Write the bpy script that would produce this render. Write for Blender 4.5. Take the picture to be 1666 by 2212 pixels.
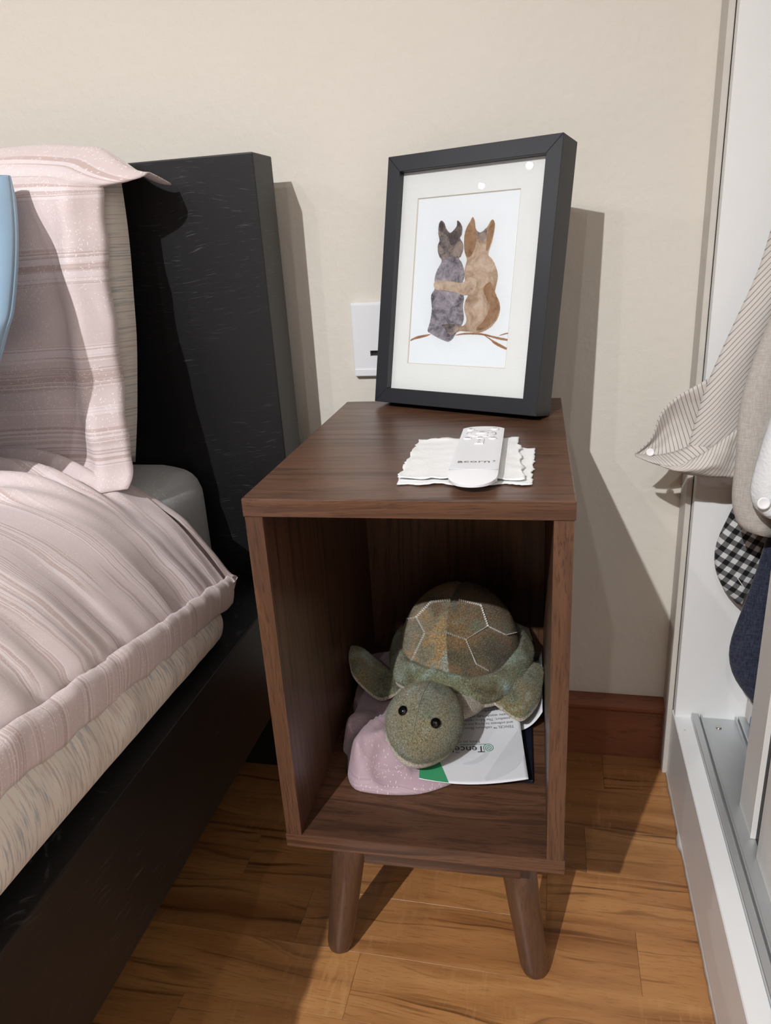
import bpy, bmesh, math, random
from mathutils import Vector, Matrix, noise
from math import sin, cos, pi, radians, sqrt, exp

random.seed(7)
for o in list(bpy.data.objects): bpy.data.objects.remove(o)
SC = bpy.context.scene
COL = SC.collection

# ------------------------------------------------------------------ camera
F = 1597.46
CAM = Vector((0.2450, -1.1012, 0.8474))
R_ = Vector((0.9757, 0.2113, -0.0582)).normalized()
FW = Vector((-0.2183, 0.9128, -0.3452)).normalized()
U_ = R_.cross(FW).normalized()
R_ = FW.cross(U_).normalized()
cam = bpy.data.cameras.new('camera')
cam.sensor_fit = 'HORIZONTAL'; cam.sensor_width = 36.0; cam.lens = 36.0 * F / 1666.0
cam.clip_start = 0.02
camo = bpy.data.objects.new('camera', cam); COL.objects.link(camo)
m = Matrix((R_, U_, -FW)).transposed().to_4x4(); m.translation = CAM
camo.matrix_world = m
SC.camera = camo

# ------------------------------------------------------------------ world, exposure
w = bpy.data.worlds.new('world'); SC.world = w; w.use_nodes = True
w.node_tree.nodes['Background'].inputs[0].default_value = (0.02, 0.02, 0.022, 1)
w.node_tree.nodes['Background'].inputs[1].default_value = 0.0
vs = SC.view_settings
vs.view_transform = 'Standard'; vs.look = 'None'; vs.gamma = 1.0; vs.use_curve_mapping = False
vs.exposure = 0.2

# ceiling lamps of the room: (x, y, watts); the first is the strongest
CEIL = 2.62
LAMPS = [(-0.62, -2.94, 305), (-1.15, -2.94, 38), (-0.14, -2.94, 24), (-2.776, -2.372, 36), (-3.255, -2.369, 36)]
LAMP_COL = (0.985, 0.99, 1.0)

# ------------------------------------------------------------------ helpers
def ray(px):
    return ((px[0]-833)/F*R_ - (px[1]-1106)/F*U_ + FW).normalized()
def hit(px, n, c):
    d = ray(px); n = Vector(n); return CAM + d*((c - CAM.dot(n))/d.dot(n))
def at_x(px, x): return hit(px, (1,0,0), x)
def at_y(px, y): return hit(px, (0,1,0), y)
def at_z(px, z): return hit(px, (0,0,1), z)
def lerp(a, b, t): return a + (b-a)*t
def sstep(a, b, x):
    t = max(0.0, min(1.0, (x-a)/(b-a))); return t*t*(3-2*t)
def nz(*a): return noise.noise(Vector(a))
def crom(P, t):
    n = len(P)-1; s = max(0.0, min(1.0, t))*n; i = min(int(s), n-1); f = s-i
    p0, p1, p2, p3 = P[max(i-1,0)], P[i], P[i+1], P[min(i+2,n)]
    return tuple(0.5*((2*b)+(-a+c)*f+(2*a-5*b+4*c-d)*f*f+(-a+3*b-3*c+d)*f**3) for a,b,c,d in zip(p0,p1,p2,p3))

def link(o, parent=None):
    COL.objects.link(o)
    if parent: o.parent = parent
    return o
def tag(o, label=None, cat=None, group=None, kind=None):
    if label: o['label'] = label
    if cat: o['category'] = cat
    if group: o['group'] = group
    if kind: o['kind'] = kind
    return o
def empty(name, loc=(0,0,0), rz=0, label=None, cat=None, group=None):
    o = bpy.data.objects.new(name, None); o.location = loc; o.rotation_euler = (0,0,rz)
    o.empty_display_size = 0.05
    link(o); return tag(o, label, cat, group)
def mesh(name, V, Fc, mat, parent=None, uv=None, smooth=True):
    me = bpy.data.meshes.new(name); me.from_pydata([tuple(v) for v in V], [], Fc); me.update()
    if uv:
        l = me.uv_layers.new(name='UVMap')
        for lp in me.loops: l.data[lp.index].uv = uv[lp.vertex_index]
    if smooth:
        for p in me.polygons: p.use_smooth = True
    if mat: me.materials.append(mat)
    return link(bpy.data.objects.new(name, me), parent)
def from_bm(name, bm, mat, parent=None, smooth=False):
    me = bpy.data.meshes.new(name); bm.normal_update(); bm.to_mesh(me); bm.free()
    if smooth:
        for p in me.polygons: p.use_smooth = True
    me.materials.append(mat)
    return link(bpy.data.objects.new(name, me), parent)
def bm_box(bm, x0, x1, y0, y1, z0, z1, bev=0.0, seg=2):
    vs = [bm.verts.new((x,y,z)) for z in (z0,z1) for y in (y0,y1) for x in (x0,x1)]
    fs = [bm.faces.new([vs[i] for i in f]) for f in ((0,2,3,1),(4,5,7,6),(0,1,5,4),(2,6,7,3),(0,4,6,2),(1,3,7,5))]
    if bev > 0:
        es = set(e for f in fs for e in f.edges)
        bmesh.ops.bevel(bm, geom=list(es), offset=bev, segments=seg, affect='EDGES', profile=0.6)
def box(name, x0, x1, y0, y1, z0, z1, mat, parent=None, bev=0.0, seg=2):
    bm = bmesh.new(); bm_box(bm, x0, x1, y0, y1, z0, z1, bev, seg)
    return from_bm(name, bm, mat, parent)
def surf(name, fn, nu, nv, mat, parent=None, uvf=None, thick=0.0, cu=False, cv=False, off=0.0):
    """grid surface fn(u,v), u,v in 0..1"""
    V = []; UV = []
    for j in range(nv+1):
        for i in range(nu+1):
            u, v = i/nu, j/nv
            V.append(fn(u, v)); UV.append(uvf(u, v) if uvf else (u, v))
    Fc = [(j*(nu+1)+i, j*(nu+1)+i+1, (j+1)*(nu+1)+i+1, (j+1)*(nu+1)+i) for j in range(nv) for i in range(nu)]
    o = mesh(name, V, Fc, mat, parent, UV)
    if cu or cv:
        bm = bmesh.new(); bm.from_mesh(o.data); bmesh.ops.remove_doubles(bm, verts=bm.verts, dist=1e-6); bmesh.ops.recalc_face_normals(bm, faces=bm.faces); bm.to_mesh(o.data); bm.free()
    if thick:
        s = o.modifiers.new('thickness', 'SOLIDIFY'); s.thickness = thick; s.offset = off
    return o
def tube(name, pts, rad, mat, parent=None, n=12, flat=1.0, caps=True):
    """round tube along pts; rad number or list"""
    pts = [Vector(p) for p in pts]; V = []; Fc = []; UV = []
    rads = rad if isinstance(rad, (list, tuple)) else [rad]*len(pts)
    up = Vector((0,0,1)); L = 0
    for i, p in enumerate(pts):
        t = (pts[min(i+1,len(pts)-1)] - pts[max(i-1,0)]).normalized()
        a = t.cross(up)
        if a.length < 1e-3: a = t.cross(Vector((0,1,0)))
        a.normalize(); b = t.cross(a).normalized()
        if i: L += (p-pts[i-1]).length
        for k in range(n):
            q = 2*pi*k/n
            V.append(p + a*cos(q)*rads[i] + b*sin(q)*rads[i]*flat); UV.append((k/n, L))
    for i in range(len(pts)-1):
        for k in range(n):
            Fc.append((i*n+k, i*n+(k+1)%n, (i+1)*n+(k+1)%n, (i+1)*n+k))
    if caps:
        Fc.append(tuple(range(n))[::-1]); Fc.append(tuple((len(pts)-1)*n+k for k in range(n)))
    return mesh(name, V, Fc, mat, parent, UV)
def lathe(name, prof, mat, parent=None, n=24, loc=None):
    V = []; Fc = []
    for r, z in prof:
        for k in range(n): V.append((r*cos(2*pi*k/n), r*sin(2*pi*k/n), z))
    for i in range(len(prof)-1):
        for k in range(n): Fc.append((i*n+k, i*n+(k+1)%n, (i+1)*n+(k+1)%n, (i+1)*n+k))
    Fc.append(tuple(range(n))[::-1]); Fc.append(tuple((len(prof)-1)*n+k for k in range(n)))
    o = mesh(name, V, Fc, mat, parent)
    if loc: o.location = loc
    return o

# ------------------------------------------------------------------ node helper
class NT:
    def __init__(s, name):
        s.mat = bpy.data.materials.new(name); s.mat.use_nodes = True
        s.t = s.mat.node_tree; s.n = s.t.nodes; s.b = s.n['Principled BSDF']; s.out = s.n['Material Output']
    def new(s, typ, **k):
        nd = s.n.new(typ)
        for a, v in k.items(): setattr(nd, a, v)
        return nd
    def put(s, inp, v):
        if isinstance(v, bpy.types.NodeSocket): s.t.links.new(v, inp)
        else: inp.default_value = v
    def coord(s, kind='Object'): return s.new('ShaderNodeTexCoord').outputs[kind]
    def pos(s): return s.new('ShaderNodeNewGeometry').outputs['Position']
    def rnd(s): return s.new('ShaderNodeObjectInfo').outputs['Random']
    def mapping(s, v, scale=(1,1,1), rot=(0,0,0), loc=(0,0,0)):
        nd = s.new('ShaderNodeMapping'); s.put(nd.inputs['Vector'], v)
        nd.inputs['Scale'].default_value = scale; nd.inputs['Rotation'].default_value = rot; s.put(nd.inputs['Location'], loc); return nd.outputs[0]
    def noise(s, v, scale=5, detail=4, rough=0.5, dist=0, w=None):
        nd = s.new('ShaderNodeTexNoise')
        if w is not None: nd.noise_dimensions = '4D'; s.put(nd.inputs['W'], w)
        s.put(nd.inputs['Vector'], v); nd.inputs['Scale'].default_value = scale; nd.inputs['Detail'].default_value = detail
        nd.inputs['Roughness'].default_value = rough; nd.inputs['Distortion'].default_value = dist
        return nd.outputs['Fac']
    def wave(s, v, scale=5, dist=2, detail=2, dscale=1, prof='SIN', dir='X'):
        nd = s.new('ShaderNodeTexWave', wave_profile=prof, bands_direction=dir)
        s.put(nd.inputs['Vector'], v); nd.inputs['Scale'].default_value = scale; nd.inputs['Distortion'].default_value = dist
        nd.inputs['Detail'].default_value = detail; nd.inputs['Detail Scale'].default_value = dscale; return nd.outputs['Fac']
    def ramp(s, fac, stops, interp='LINEAR'):
        nd = s.new('ShaderNodeValToRGB'); nd.color_ramp.interpolation = interp; e = nd.color_ramp.elements
        while len(e) < len(stops): e.new(0.5)
        for el, (p, c) in zip(e, stops):
            el.position = p; el.color = (c, c, c, 1) if isinstance(c, (int, float)) else (*c, 1)
        s.put(nd.inputs[0], fac); return nd.outputs[0]
    def mix(s, fac, a, b, mode='MIX'):
        nd = s.new('ShaderNodeMix', data_type='RGBA', blend_type=mode)
        s.put(nd.inputs[0], fac)
        for i, v in ((6, a), (7, b)): s.put(nd.inputs[i], (*v, 1) if isinstance(v, tuple) and len(v) == 3 else v)
        return nd.outputs[2]
    def math(s, op, a, b=0.0, c=0.0):
        nd = s.new('ShaderNodeMath', operation=op)
        for i, v in enumerate((a, b, c)): s.put(nd.inputs[i], v)
        return nd.outputs[0]
    def sep(s, v):
        nd = s.new('ShaderNodeSeparateXYZ'); s.put(nd.inputs[0], v); return nd.outputs
    def comb(s, x, y, z=0.0):
        nd = s.new('ShaderNodeCombineXYZ'); s.put(nd.inputs[0], x); s.put(nd.inputs[1], y); s.put(nd.inputs[2], z); return nd.outputs[0]
    def white(s, v):
        nd = s.new('ShaderNodeTexWhiteNoise'); s.put(nd.inputs['Vector'], v); return nd.outputs['Value']
    def bump(s, h, strength=0.2, dist=0.002):
        nd = s.new('ShaderNodeBump'); s.put(nd.inputs['Height'], h); nd.inputs['Strength'].default_value = strength; nd.inputs['Distance'].default_value = dist
        s.t.links.new(nd.outputs[0], s.b.inputs['Normal'])
    def base(s, c, rough=0.5, spec=0.5, sheen=0.0, metal=0.0):
        s.put(s.b.inputs['Base Color'], (*c, 1) if isinstance(c, tuple) and len(c) == 3 else c)
        s.put(s.b.inputs['Roughness'], rough); s.b.inputs['Specular IOR Level'].default_value = spec
        s.b.inputs['Sheen Weight'].default_value = sheen; s.b.inputs['Metallic'].default_value = metal
        return s.mat

def plain(name, c, rough=0.5, spec=0.5, metal=0.0, var=0.04, scale=30, bump=0.0, bscale=200):
    s = NT(name); co = s.coord()
    n = s.noise(co, scale, 3)
    col = s.mix(n, tuple(x*(1-var) for x in c), tuple(min(1, x*(1+var)) for x in c))
    if bump: s.bump(s.noise(co, bscale, 4), bump, 0.001)
    return s.base(col, rough, spec, 0, metal)

def wood(name, cd, cm, cl, axis=0, rough=0.36, freq=34, spec=0.5, along=2.2, seed=0.0, lines=0.85, bump=0.25):
    """streaked veneer, grain along the given axis (0 x, 1 y, 2 z): broad tone, long dark growth lines, short pores"""
    s = NT(name); co = s.coord('Object'); z = s.sep(co)
    lk = [7.0]*3; lk[axis] = 1.8
    warp = s.noise(s.mapping(co, tuple(lk), loc=(seed, seed*2, seed)), 1.0, 2, 0.5)
    wv = s.math('MULTIPLY', warp, 0.085)
    def streak(f_across, f_along, detail, rgh, off):
        c = [s.math('MULTIPLY', s.math('ADD', z[i], wv), f_across) if i != axis else s.math('ADD', s.math('MULTIPLY', z[i], f_along), off) for i in range(3)]
        return s.noise(s.comb(*c), 1.0, detail, rgh)
    broad = streak(freq*0.55, along*0.6, 3, 0.6, seed)
    line = streak(freq*3.4, along*0.9, 2, 0.55, seed+5)
    pore = streak(freq*17, along*13, 2, 0.6, seed+9)
    c1 = s.ramp(broad, [(0.30, cm), (0.50, cl), (0.68, cm)])
    c2 = s.mix(s.math('MULTIPLY', s.ramp(line, [(0.36, 1.0), (0.50, 0.0)]), lines), c1, cd)
    c3 = s.mix(s.math('MULTIPLY', s.ramp(pore, [(0.34, 1.0), (0.46, 0.0)]), 0.55), c2, cd)
    s.bump(s.math('ADD', line, s.math('MULTIPLY', pore, 0.6)), bump, 0.0008)
    return s.base(c3, s.math('ADD', s.math('MULTIPLY', line, -0.12), rough+0.06), spec)

# ------------------------------------------------------------------ materials
def m_wall():
    s = NT('cream_wall_paint'); co = s.pos()
    n = s.noise(co, 3, 3); col = s.mix(n, (0.70, 0.660, 0.585), (0.745, 0.705, 0.63))
    h = s.mix(0.4, s.noise(co, 75, 3, 0.55), s.noise(co, 22, 2))
    s.bump(h, 0.35, 0.0045)
    return s.base(col, 0.62, 0.3)
M_WALL = m_wall()
M_CEIL = plain('white_ceiling_paint', (0.50, 0.49, 0.465), 0.8, 0.2)
M_WHITE = plain('white_laminate', (0.86, 0.86, 0.855), 0.38, 0.4, var=0.02)
M_WHITE_IN = plain('white_melamine', (0.86, 0.86, 0.85), 0.5, 0.3, var=0.02)
M_DOORW = plain('warm_white_door', (0.83, 0.81, 0.78), 0.45, 0.4, var=0.02)
M_CAULK = plain('grey_white_filler', (0.60, 0.565, 0.51), 0.55, 0.3, var=0.08)
M_SEALANT = plain('white_sealant', (0.80, 0.77, 0.74), 0.6, 0.3, var=0.1)
M_ALU = plain('brushed_aluminium', (0.60, 0.62, 0.63), 0.42, 0.5, metal=0.75, var=0.05)
M_STEEL = plain('screw_steel', (0.6, 0.58, 0.52), 0.3, 0.5, metal=1.0)
M_BLACK = plain('black_rubber', (0.008, 0.008, 0.008), 0.5, 0.4)
M_PLASTIC = plain('white_plastic', (0.80, 0.81, 0.84), 0.32, 0.5, var=0.01)
M_SOCK = plain('white_socket_plastic', (0.80, 0.81, 0.84), 0.25, 0.5, var=0.01)
M_BTN = plain('white_rubber_button', (0.84, 0.84, 0.85), 0.5, 0.4, var=0.01)
M_INK = plain('grey_print', (0.16, 0.16, 0.17), 0.6, 0.3)
M_TISSUE = plain('white_tissue', (0.86, 0.87, 0.87), 0.9, 0.1, var=0.03, scale=90, bump=0.4, bscale=260)

def m_nsw(name, axis, seed, dark=1.0, lines=0.58):
    d = dark
    return wood(name, (0.026*d, 0.0130*d, 0.0090*d), (0.078*d, 0.0365*d, 0.0210*d), (0.122*d, 0.0580*d, 0.0325*d), axis, 0.33, 42, 0.5, 2.6, seed=seed, lines=lines)
M_NS_TOP = m_nsw('walnut_veneer_crosswise', 0, 1.3, 1.12)
M_NS_SIDE = m_nsw('walnut_veneer_upright', 2, 4.1, 1.0)
M_NS_EDGE = m_nsw('walnut_edge_band_upright', 2, 3.3, 1.0, 0.3)
M_NS_EDGEX = m_nsw('walnut_edge_band_crosswise', 0, 6.3, 1.05, 0.4)
M_NS_BACK = m_nsw('walnut_back_board', 2, 7.7, 1.0)
M_NS_LEG = wood('walnut_leg', (0.05, 0.024, 0.014), (0.088, 0.043, 0.025), (0.115, 0.058, 0.034), 2, 0.30, 44, 0.5, 5, seed=2.0, lines=0.35, bump=0.05)

def m_black_ash():
    s = NT('black_brown_ash_veneer'); co = s.coord()
    n = s.noise(s.mapping(co, (9, 60, 190)), 1.0, 5, 0.65, 0.9)
    warp = s.noise(co, 5, 2)
    z = s.sep(co)
    v = s.comb(s.math('MULTIPLY', z[0], 36), s.math('MULTIPLY', z[1], 36), s.math('ADD', s.math('MULTIPLY', z[2], 760), s.math('MULTIPLY', warp, 60)))
    n = s.noise(v, 1.0, 3, 0.6, 0.2)
    patch = s.noise(co, 7, 2)
    f = s.math('MULTIPLY', s.ramp(n, [(0.62, 0.0), (0.70, 1.0)]), s.ramp(patch, [(0.40, 0.0), (0.60, 0.9)]))
    col = s.mix(f, (0.0075, 0.0074, 0.0082), (0.065, 0.064, 0.066))
    s.bump(n, 0.10, 0.0006)
    return s.base(col, 0.42, 0.38)
M_ASH = m_black_ash()

def m_floor():
    s = NT('oiled_teak_parquet'); co = s.pos(); r = s.rnd()
    off = s.math('MULTIPLY', r, 37.0); z = s.sep(co)
    warp = s.noise(s.mapping(co, (3.0, 13.0, 1)), 1.0, 2, 0.5, 0, w=off)
    y = s.math('ADD', z[1], s.math('MULTIPLY', warp, 0.085))
    broad = s.noise(s.comb(s.math('MULTIPLY', z[0], 2.2), s.math('MULTIPLY', y, 24.0), 0.0), 1.0, 3, 0.6, 0, w=off)
    line = s.noise(s.comb(s.math('MULTIPLY', z[0], 3.0), s.math('MULTIPLY', y, 105.0), 3.0), 1.0, 3, 0.6, 0, w=off)
    pore = s.noise(s.mapping(co, (42, 620, 1)), 1.0, 2, 0.6, 0, w=off)
    fleck = s.noise(s.mapping(co, (120, 26, 1)), 1.0, 3, 0.6, 0.4, w=off)
    patch = s.noise(co, 8, 2, 0.5, 0, w=off)
    c1 = s.ramp(broad, [(0.30, (0.31, 0.135, 0.046)), (0.48, (0.50, 0.248, 0.092)), (0.66, (0.62, 0.335, 0.132))])
    c2 = s.mix(s.math('MULTIPLY', s.ramp(line, [(0.33, 1.0), (0.45, 0.0)]), 0.85), c1, (0.105, 0.040, 0.013))
    c2 = s.mix(s.math('MULTIPLY', s.ramp(pore, [(0.34, 1.0), (0.46, 0.0)]), 0.35), c2, (0.17, 0.07, 0.025))
    c3 = s.mix(s.math('MULTIPLY', s.ramp(fleck, [(0.52, 0.0), (0.64, 0.30)]), s.ramp(patch, [(0.46, 0.0), (0.60, 1.0)])), c2, (0.70, 0.42, 0.19))
    tone = s.ramp(r, [(0.0, (0.52, 0.44, 0.39)), (0.3, (0.88, 0.84, 0.81)), (0.65, (0.74, 0.65, 0.59)), (1.0, (1.02, 0.98, 0.92))])
    c4 = s.mix(1.0, c3, tone, 'MULTIPLY')
    s.bump(s.math('ADD', pore, line), 0.06, 0.0005)
    return s.base(c4, s.math('ADD', s.math('MULTIPLY', patch, 0.12), 0.25), 0.5)
M_FLOOR = m_floor()
M_SKIRT = wood('red_brown_skirting', (0.13, 0.043, 0.021), (0.23, 0.076, 0.036), (0.29, 0.10, 0.048), 0, 0.34, 10, 0.5, 2.0, seed=5, lines=0.3, bump=0.03)

def glitter(s, uv, base, col, dens=0.965, fx=1350.0, fy=620.0):
    """little woven metallic dashes on a cell grid"""
    z = s.sep(uv)
    fl = []
    for (a, b, sd, th) in ((fx, fy*1.0, 0.0, dens), (fy*1.2, fx, 3.7, dens+0.012)):
        c = s.comb(s.math('FLOOR', s.math('MULTIPLY', z[0], a)), s.math('FLOOR', s.math('MULTIPLY', z[1], b)), sd)
        fl.append(s.math('GREATER_THAN', s.white(c), th))
    cl = s.ramp(s.noise(uv, 14, 3, 0.6), [(0.36, 0.15), (0.60, 1.0)])
    f = s.math('MULTIPLY', s.math('MAXIMUM', fl[0], fl[1]), cl)
    return s.mix(s.math('MULTIPLY', f, 0.8), base, col)

def m_pink(name='pink_striped_fabric', light=(0.80, 0.71, 0.72), dark=(0.545, 0.41, 0.385), dens=0.968, stripes=1.0):
    s = NT(name); uv = s.coord('UV'); z = s.sep(uv)
    wob = s.noise(uv, 3.5, 2)
    v = s.math('ADD', z[1], s.math('MULTIPLY', wob, 0.022))
    a = s.noise(s.comb(0.0, s.math('MULTIPLY', v, 52.0), s.math('MULTIPLY', z[0], 0.9)), 1.0, 1, 0.5)
    b = s.noise(s.comb(3.0, s.math('MULTIPLY', v, 290.0), s.math('MULTIPLY', z[0], 1.1)), 1.0, 2, 0.6)
    f1 = s.ramp(a, [(0.47, 0.0), (0.52, 0.8)])
    f2 = s.ramp(b, [(0.47, 0.0), (0.54, 1.0)])
    f = s.math('MULTIPLY', s.math('MAXIMUM', s.math('MULTIPLY', f1, 0.42), s.math('MULTIPLY', f2, s.math('ADD', s.math('MULTIPLY', f1, -0.6), 0.85))), stripes)
    col = s.mix(f, light, dark)
    weave = s.noise(s.comb(s.math('MULTIPLY', z[0], 900), s.math('MULTIPLY', z[1], 900)), 1.0, 1)
    col = s.mix(s.math('MULTIPLY', weave, 0.16), col, dark)
    col = glitter(s, uv, col, (0.95, 0.90, 0.87), dens)
    s.bump(s.math('ADD', weave, s.math('MULTIPLY', s.noise(uv, 60, 3), 1.2)), 0.18, 0.001)
    return s.base(col, 0.62, 0.35, 0.25)
M_PINK = m_pink()
M_PINKBAG = m_pink('pink_shot_fabric', (0.47, 0.345, 0.385), (0.34, 0.24, 0.27), 0.978, 0.6)

def m_cream():
    s = NT('cream_streaked_cotton'); uv = s.coord('UV'); z = s.sep(uv)
    v = s.comb(s.math('MULTIPLY', z[0], 20.0), s.math('MULTIPLY', z[1], 330.0), 0.0)
    n1 = s.noise(v, 1.0, 3, 0.6); 
    n2 = s.noise(s.comb(s.math('MULTIPLY', z[0], 9.0), s.math('MULTIPLY', z[1], 420.0), 5.0), 1.0, 2, 0.5)
    p = s.noise(uv, 16, 2)
    col = s.mix(s.ramp(n1, [(0.50, 0.0), (0.60, 0.85)]), (0.76, 0.70, 0.62), s.mix(s.ramp(p, [(0.42, 0.0), (0.55, 1.0)]), (0.62, 0.50, 0.44), (0.42, 0.44, 0.455)))
    col = s.mix(s.ramp(n2, [(0.60, 0.0), (0.66, 0.65)]), col, (0.55, 0.41, 0.365))
    s.bump(n1, 0.1, 0.0008)
    return s.base(col, 0.75, 0.25, 0.15)
M_CREAM = m_cream()
def m_sheet():
    s = NT('pale_grey_green_sheet'); uv = s.coord('Object'); z = s.sep(uv)
    n = s.noise(s.mapping(uv, (120, 12, 120)), 1.0, 3)
    col = s.mix(n, (0.42, 0.445, 0.45), (0.56, 0.585, 0.59))
    col = glitter(s, s.comb(s.math('ADD', z[0], z[2]), z[1], 0.0), col, (0.8, 0.8, 0.78), 0.975)
    s.bump(s.noise(uv, 300, 2), 0.15, 0.001)
    return s.base(col, 0.7, 0.3, 0.2)
M_SHEET = m_sheet()
def m_blue():
    s = NT('light_blue_satin'); co = s.coord()
    n = s.noise(co, 7, 2); s.bump(s.noise(co, 420, 2), 0.06, 0.0006)
    return s.base(s.mix(n, (0.27, 0.41, 0.56), (0.32, 0.47, 0.62)), 0.42, 0.5, 0.2)
M_BLUE = m_blue()

def m_plush(name, stops, scale=16, seed=0.0, fuzz=0.6, hi=(0.75, 0.70, 0.58)):
    s = NT(name); co = s.coord()
    n = s.noise(s.mapping(co, (1,1,1), loc=(seed, seed, seed)), scale, 3, 0.55, 0.4)
    col = s.ramp(n, [(p_, tuple(min(0.85, 1.32*x) for x in c_)) for p_, c_ in stops] if name != 'plush_cream' else stops)
    f = s.noise(co, 520, 3, 0.7); g = s.noise(co, 260, 2, 0.6)
    col = s.mix(s.ramp(f, [(0.38, 0.75), (0.52, 0.0)]), col, s.mix(0.72, col, (0.02, 0.018, 0.012)))
    col = s.mix(s.math('MULTIPLY', s.ramp(f, [(0.56, 0.0), (0.70, 1.0)]), 0.45*fuzz), col, hi)
    s.bump(s.math('ADD', f, s.math('MULTIPLY', g, 0.6)), 0.75, 0.0035)
    s.b.inputs['Sheen Roughness'].default_value = 0.4
    return s.base(col, 0.85, 0.15, 0.45)
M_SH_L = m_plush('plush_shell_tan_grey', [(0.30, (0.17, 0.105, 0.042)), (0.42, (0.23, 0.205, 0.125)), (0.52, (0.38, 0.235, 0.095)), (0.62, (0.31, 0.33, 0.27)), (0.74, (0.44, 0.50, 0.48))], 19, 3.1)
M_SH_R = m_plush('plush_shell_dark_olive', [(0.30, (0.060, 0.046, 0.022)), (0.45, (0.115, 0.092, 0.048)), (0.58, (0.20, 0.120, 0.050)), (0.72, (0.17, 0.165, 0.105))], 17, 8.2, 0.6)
M_RIM = m_plush('plush_rim_green_brown', [(0.30, (0.075, 0.058, 0.024)), (0.45, (0.16, 0.150, 0.075)), (0.58, (0.20, 0.225, 0.140)), (0.74, (0.34, 0.42, 0.38))], 30, 1.7)
M_HEAD = m_plush('plush_head_olive', [(0.28, (0.10, 0.100, 0.058)), (0.44, (0.205, 0.212, 0.145)), (0.58, (0.225, 0.190, 0.105)), (0.74, (0.32, 0.375, 0.32))], 20, 5.4)
M_FLIP = m_plush('plush_flipper_green', [(0.28, (0.085, 0.074, 0.034)), (0.44, (0.19, 0.200, 0.120)), (0.58, (0.23, 0.180, 0.080)), (0.72, (0.38, 0.46, 0.39))], 26, 9.9)
M_BELLY = m_plush('plush_cream', [(0.3, (0.52, 0.44, 0.34)), (0.7, (0.64, 0.56, 0.45))], 20, 0.4, 0.4)
M_EYE = plain('glossy_black_bead', (0.004, 0.004, 0.004), 0.06, 0.6)
M_THREAD = plain('white_stitching', (0.72, 0.70, 0.64), 0.7, 0.2)
M_SEAM2 = plain('olive_seam', (0.16, 0.15, 0.10), 0.9, 0.1)
M_SEAM = plain('dark_seam', (0.03, 0.025, 0.016), 0.9, 0.1)

M_FRAME = plain('charcoal_frame_lacquer', (0.017, 0.0185, 0.0235), 0.36, 0.5, var=0.08, scale=60)
M_MAT = plain('off_white_mat_board', (0.71, 0.72, 0.705), 0.9, 0.15, var=0.02, bump=0.3, bscale=700)
M_MATCUT = plain('mat_bevel_cut', (0.62, 0.56, 0.47), 0.9, 0.1)
M_PAPER = plain('watercolour_paper', (0.74, 0.775, 0.80), 0.9, 0.15, var=0.015, bump=0.3, bscale=500)
def m_wc(name, cols, scale=55):
    s = NT(name); co = s.coord()
    n = s.noise(co, scale, 5, 0.62, 0.8); k = len(cols)
    col = s.ramp(n, [(0.30+0.42*i/(k-1), c) for i, c in enumerate(cols)])
    e = s.noise(co, scale*3.3, 4, 0.7, 1.0)
    return s.base(s.mix(s.ramp(e, [(0.45, 0.0), (0.65, 0.35)]), col, cols[-1]), 0.9, 0.1)
M_WC_GREY = m_wc('grey_watercolour', [(0.060, 0.056, 0.070), (0.16, 0.148, 0.168), (0.29, 0.265, 0.295), (0.47, 0.44, 0.48)])
M_WC_GREYH = m_wc('grey_brown_watercolour', [(0.045, 0.042, 0.05), (0.11, 0.095, 0.10), (0.25, 0.20, 0.175), (0.38, 0.31, 0.27)], 70)
M_WC_BROWN = m_wc('tan_watercolour', [(0.17, 0.105, 0.065), (0.32, 0.225, 0.15), (0.45, 0.335, 0.25), (0.56, 0.46, 0.38)])
M_WC_BROWNH = m_wc('brown_watercolour', [(0.16, 0.085, 0.045), (0.28, 0.165, 0.095), (0.38, 0.255, 0.17)], 60)
M_WC_DARK = m_wc('dark_watercolour', [(0.03, 0.027, 0.03), (0.085, 0.07, 0.07), (0.20, 0.16, 0.15)], 70)
M_WC_ARM = m_wc('sand_watercolour', [(0.27, 0.19, 0.14), (0.47, 0.36, 0.27), (0.56, 0.46, 0.37)], 80)
M_WC_TWIG = m_wc('rust_watercolour', [(0.22, 0.10, 0.05), (0.38, 0.20, 0.11)], 80)
def m_glass():
    s = NT('picture_glass'); s.n.remove(s.b)
    tr = s.new('ShaderNodeBsdfTransparent'); gl = s.new('ShaderNodeBsdfGlossy'); gl.inputs['Roughness'].default_value = 0.004
    fr = s.new('ShaderNodeFresnel'); fr.inputs['IOR'].default_value = 1.45
    mx = s.new('ShaderNodeMixShader'); s.put(mx.inputs[0], fr.outputs[0]); s.t.links.new(tr.outputs[0], mx.inputs[1]); s.t.links.new(gl.outputs[0], mx.inputs[2])
    s.t.links.new(mx.outputs[0], s.out.inputs[0]); return s.mat
M_GLASS = m_glass()
M_CARD = plain('white_card', (0.76, 0.77, 0.80), 0.55, 0.3, var=0.01)
M_CARDG = plain('pale_grey_print', (0.66, 0.675, 0.71), 0.55, 0.3, var=0.01)
M_GREEN = plain('green_print', (0.055, 0.33, 0.15), 0.55, 0.3, var=0.02)
M_GREEN2 = plain('logo_green_print', (0.03, 0.25, 0.12), 0.55, 0.3)
M_TXT = plain('black_print', (0.03, 0.03, 0.035), 0.6, 0.3)
M_TXT2 = plain('fine_grey_print', (0.13, 0.13, 0.15), 0.6, 0.3)
M_NAVY = plain('navy_board', (0.006, 0.008, 0.018), 0.5, 0.4)

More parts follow.
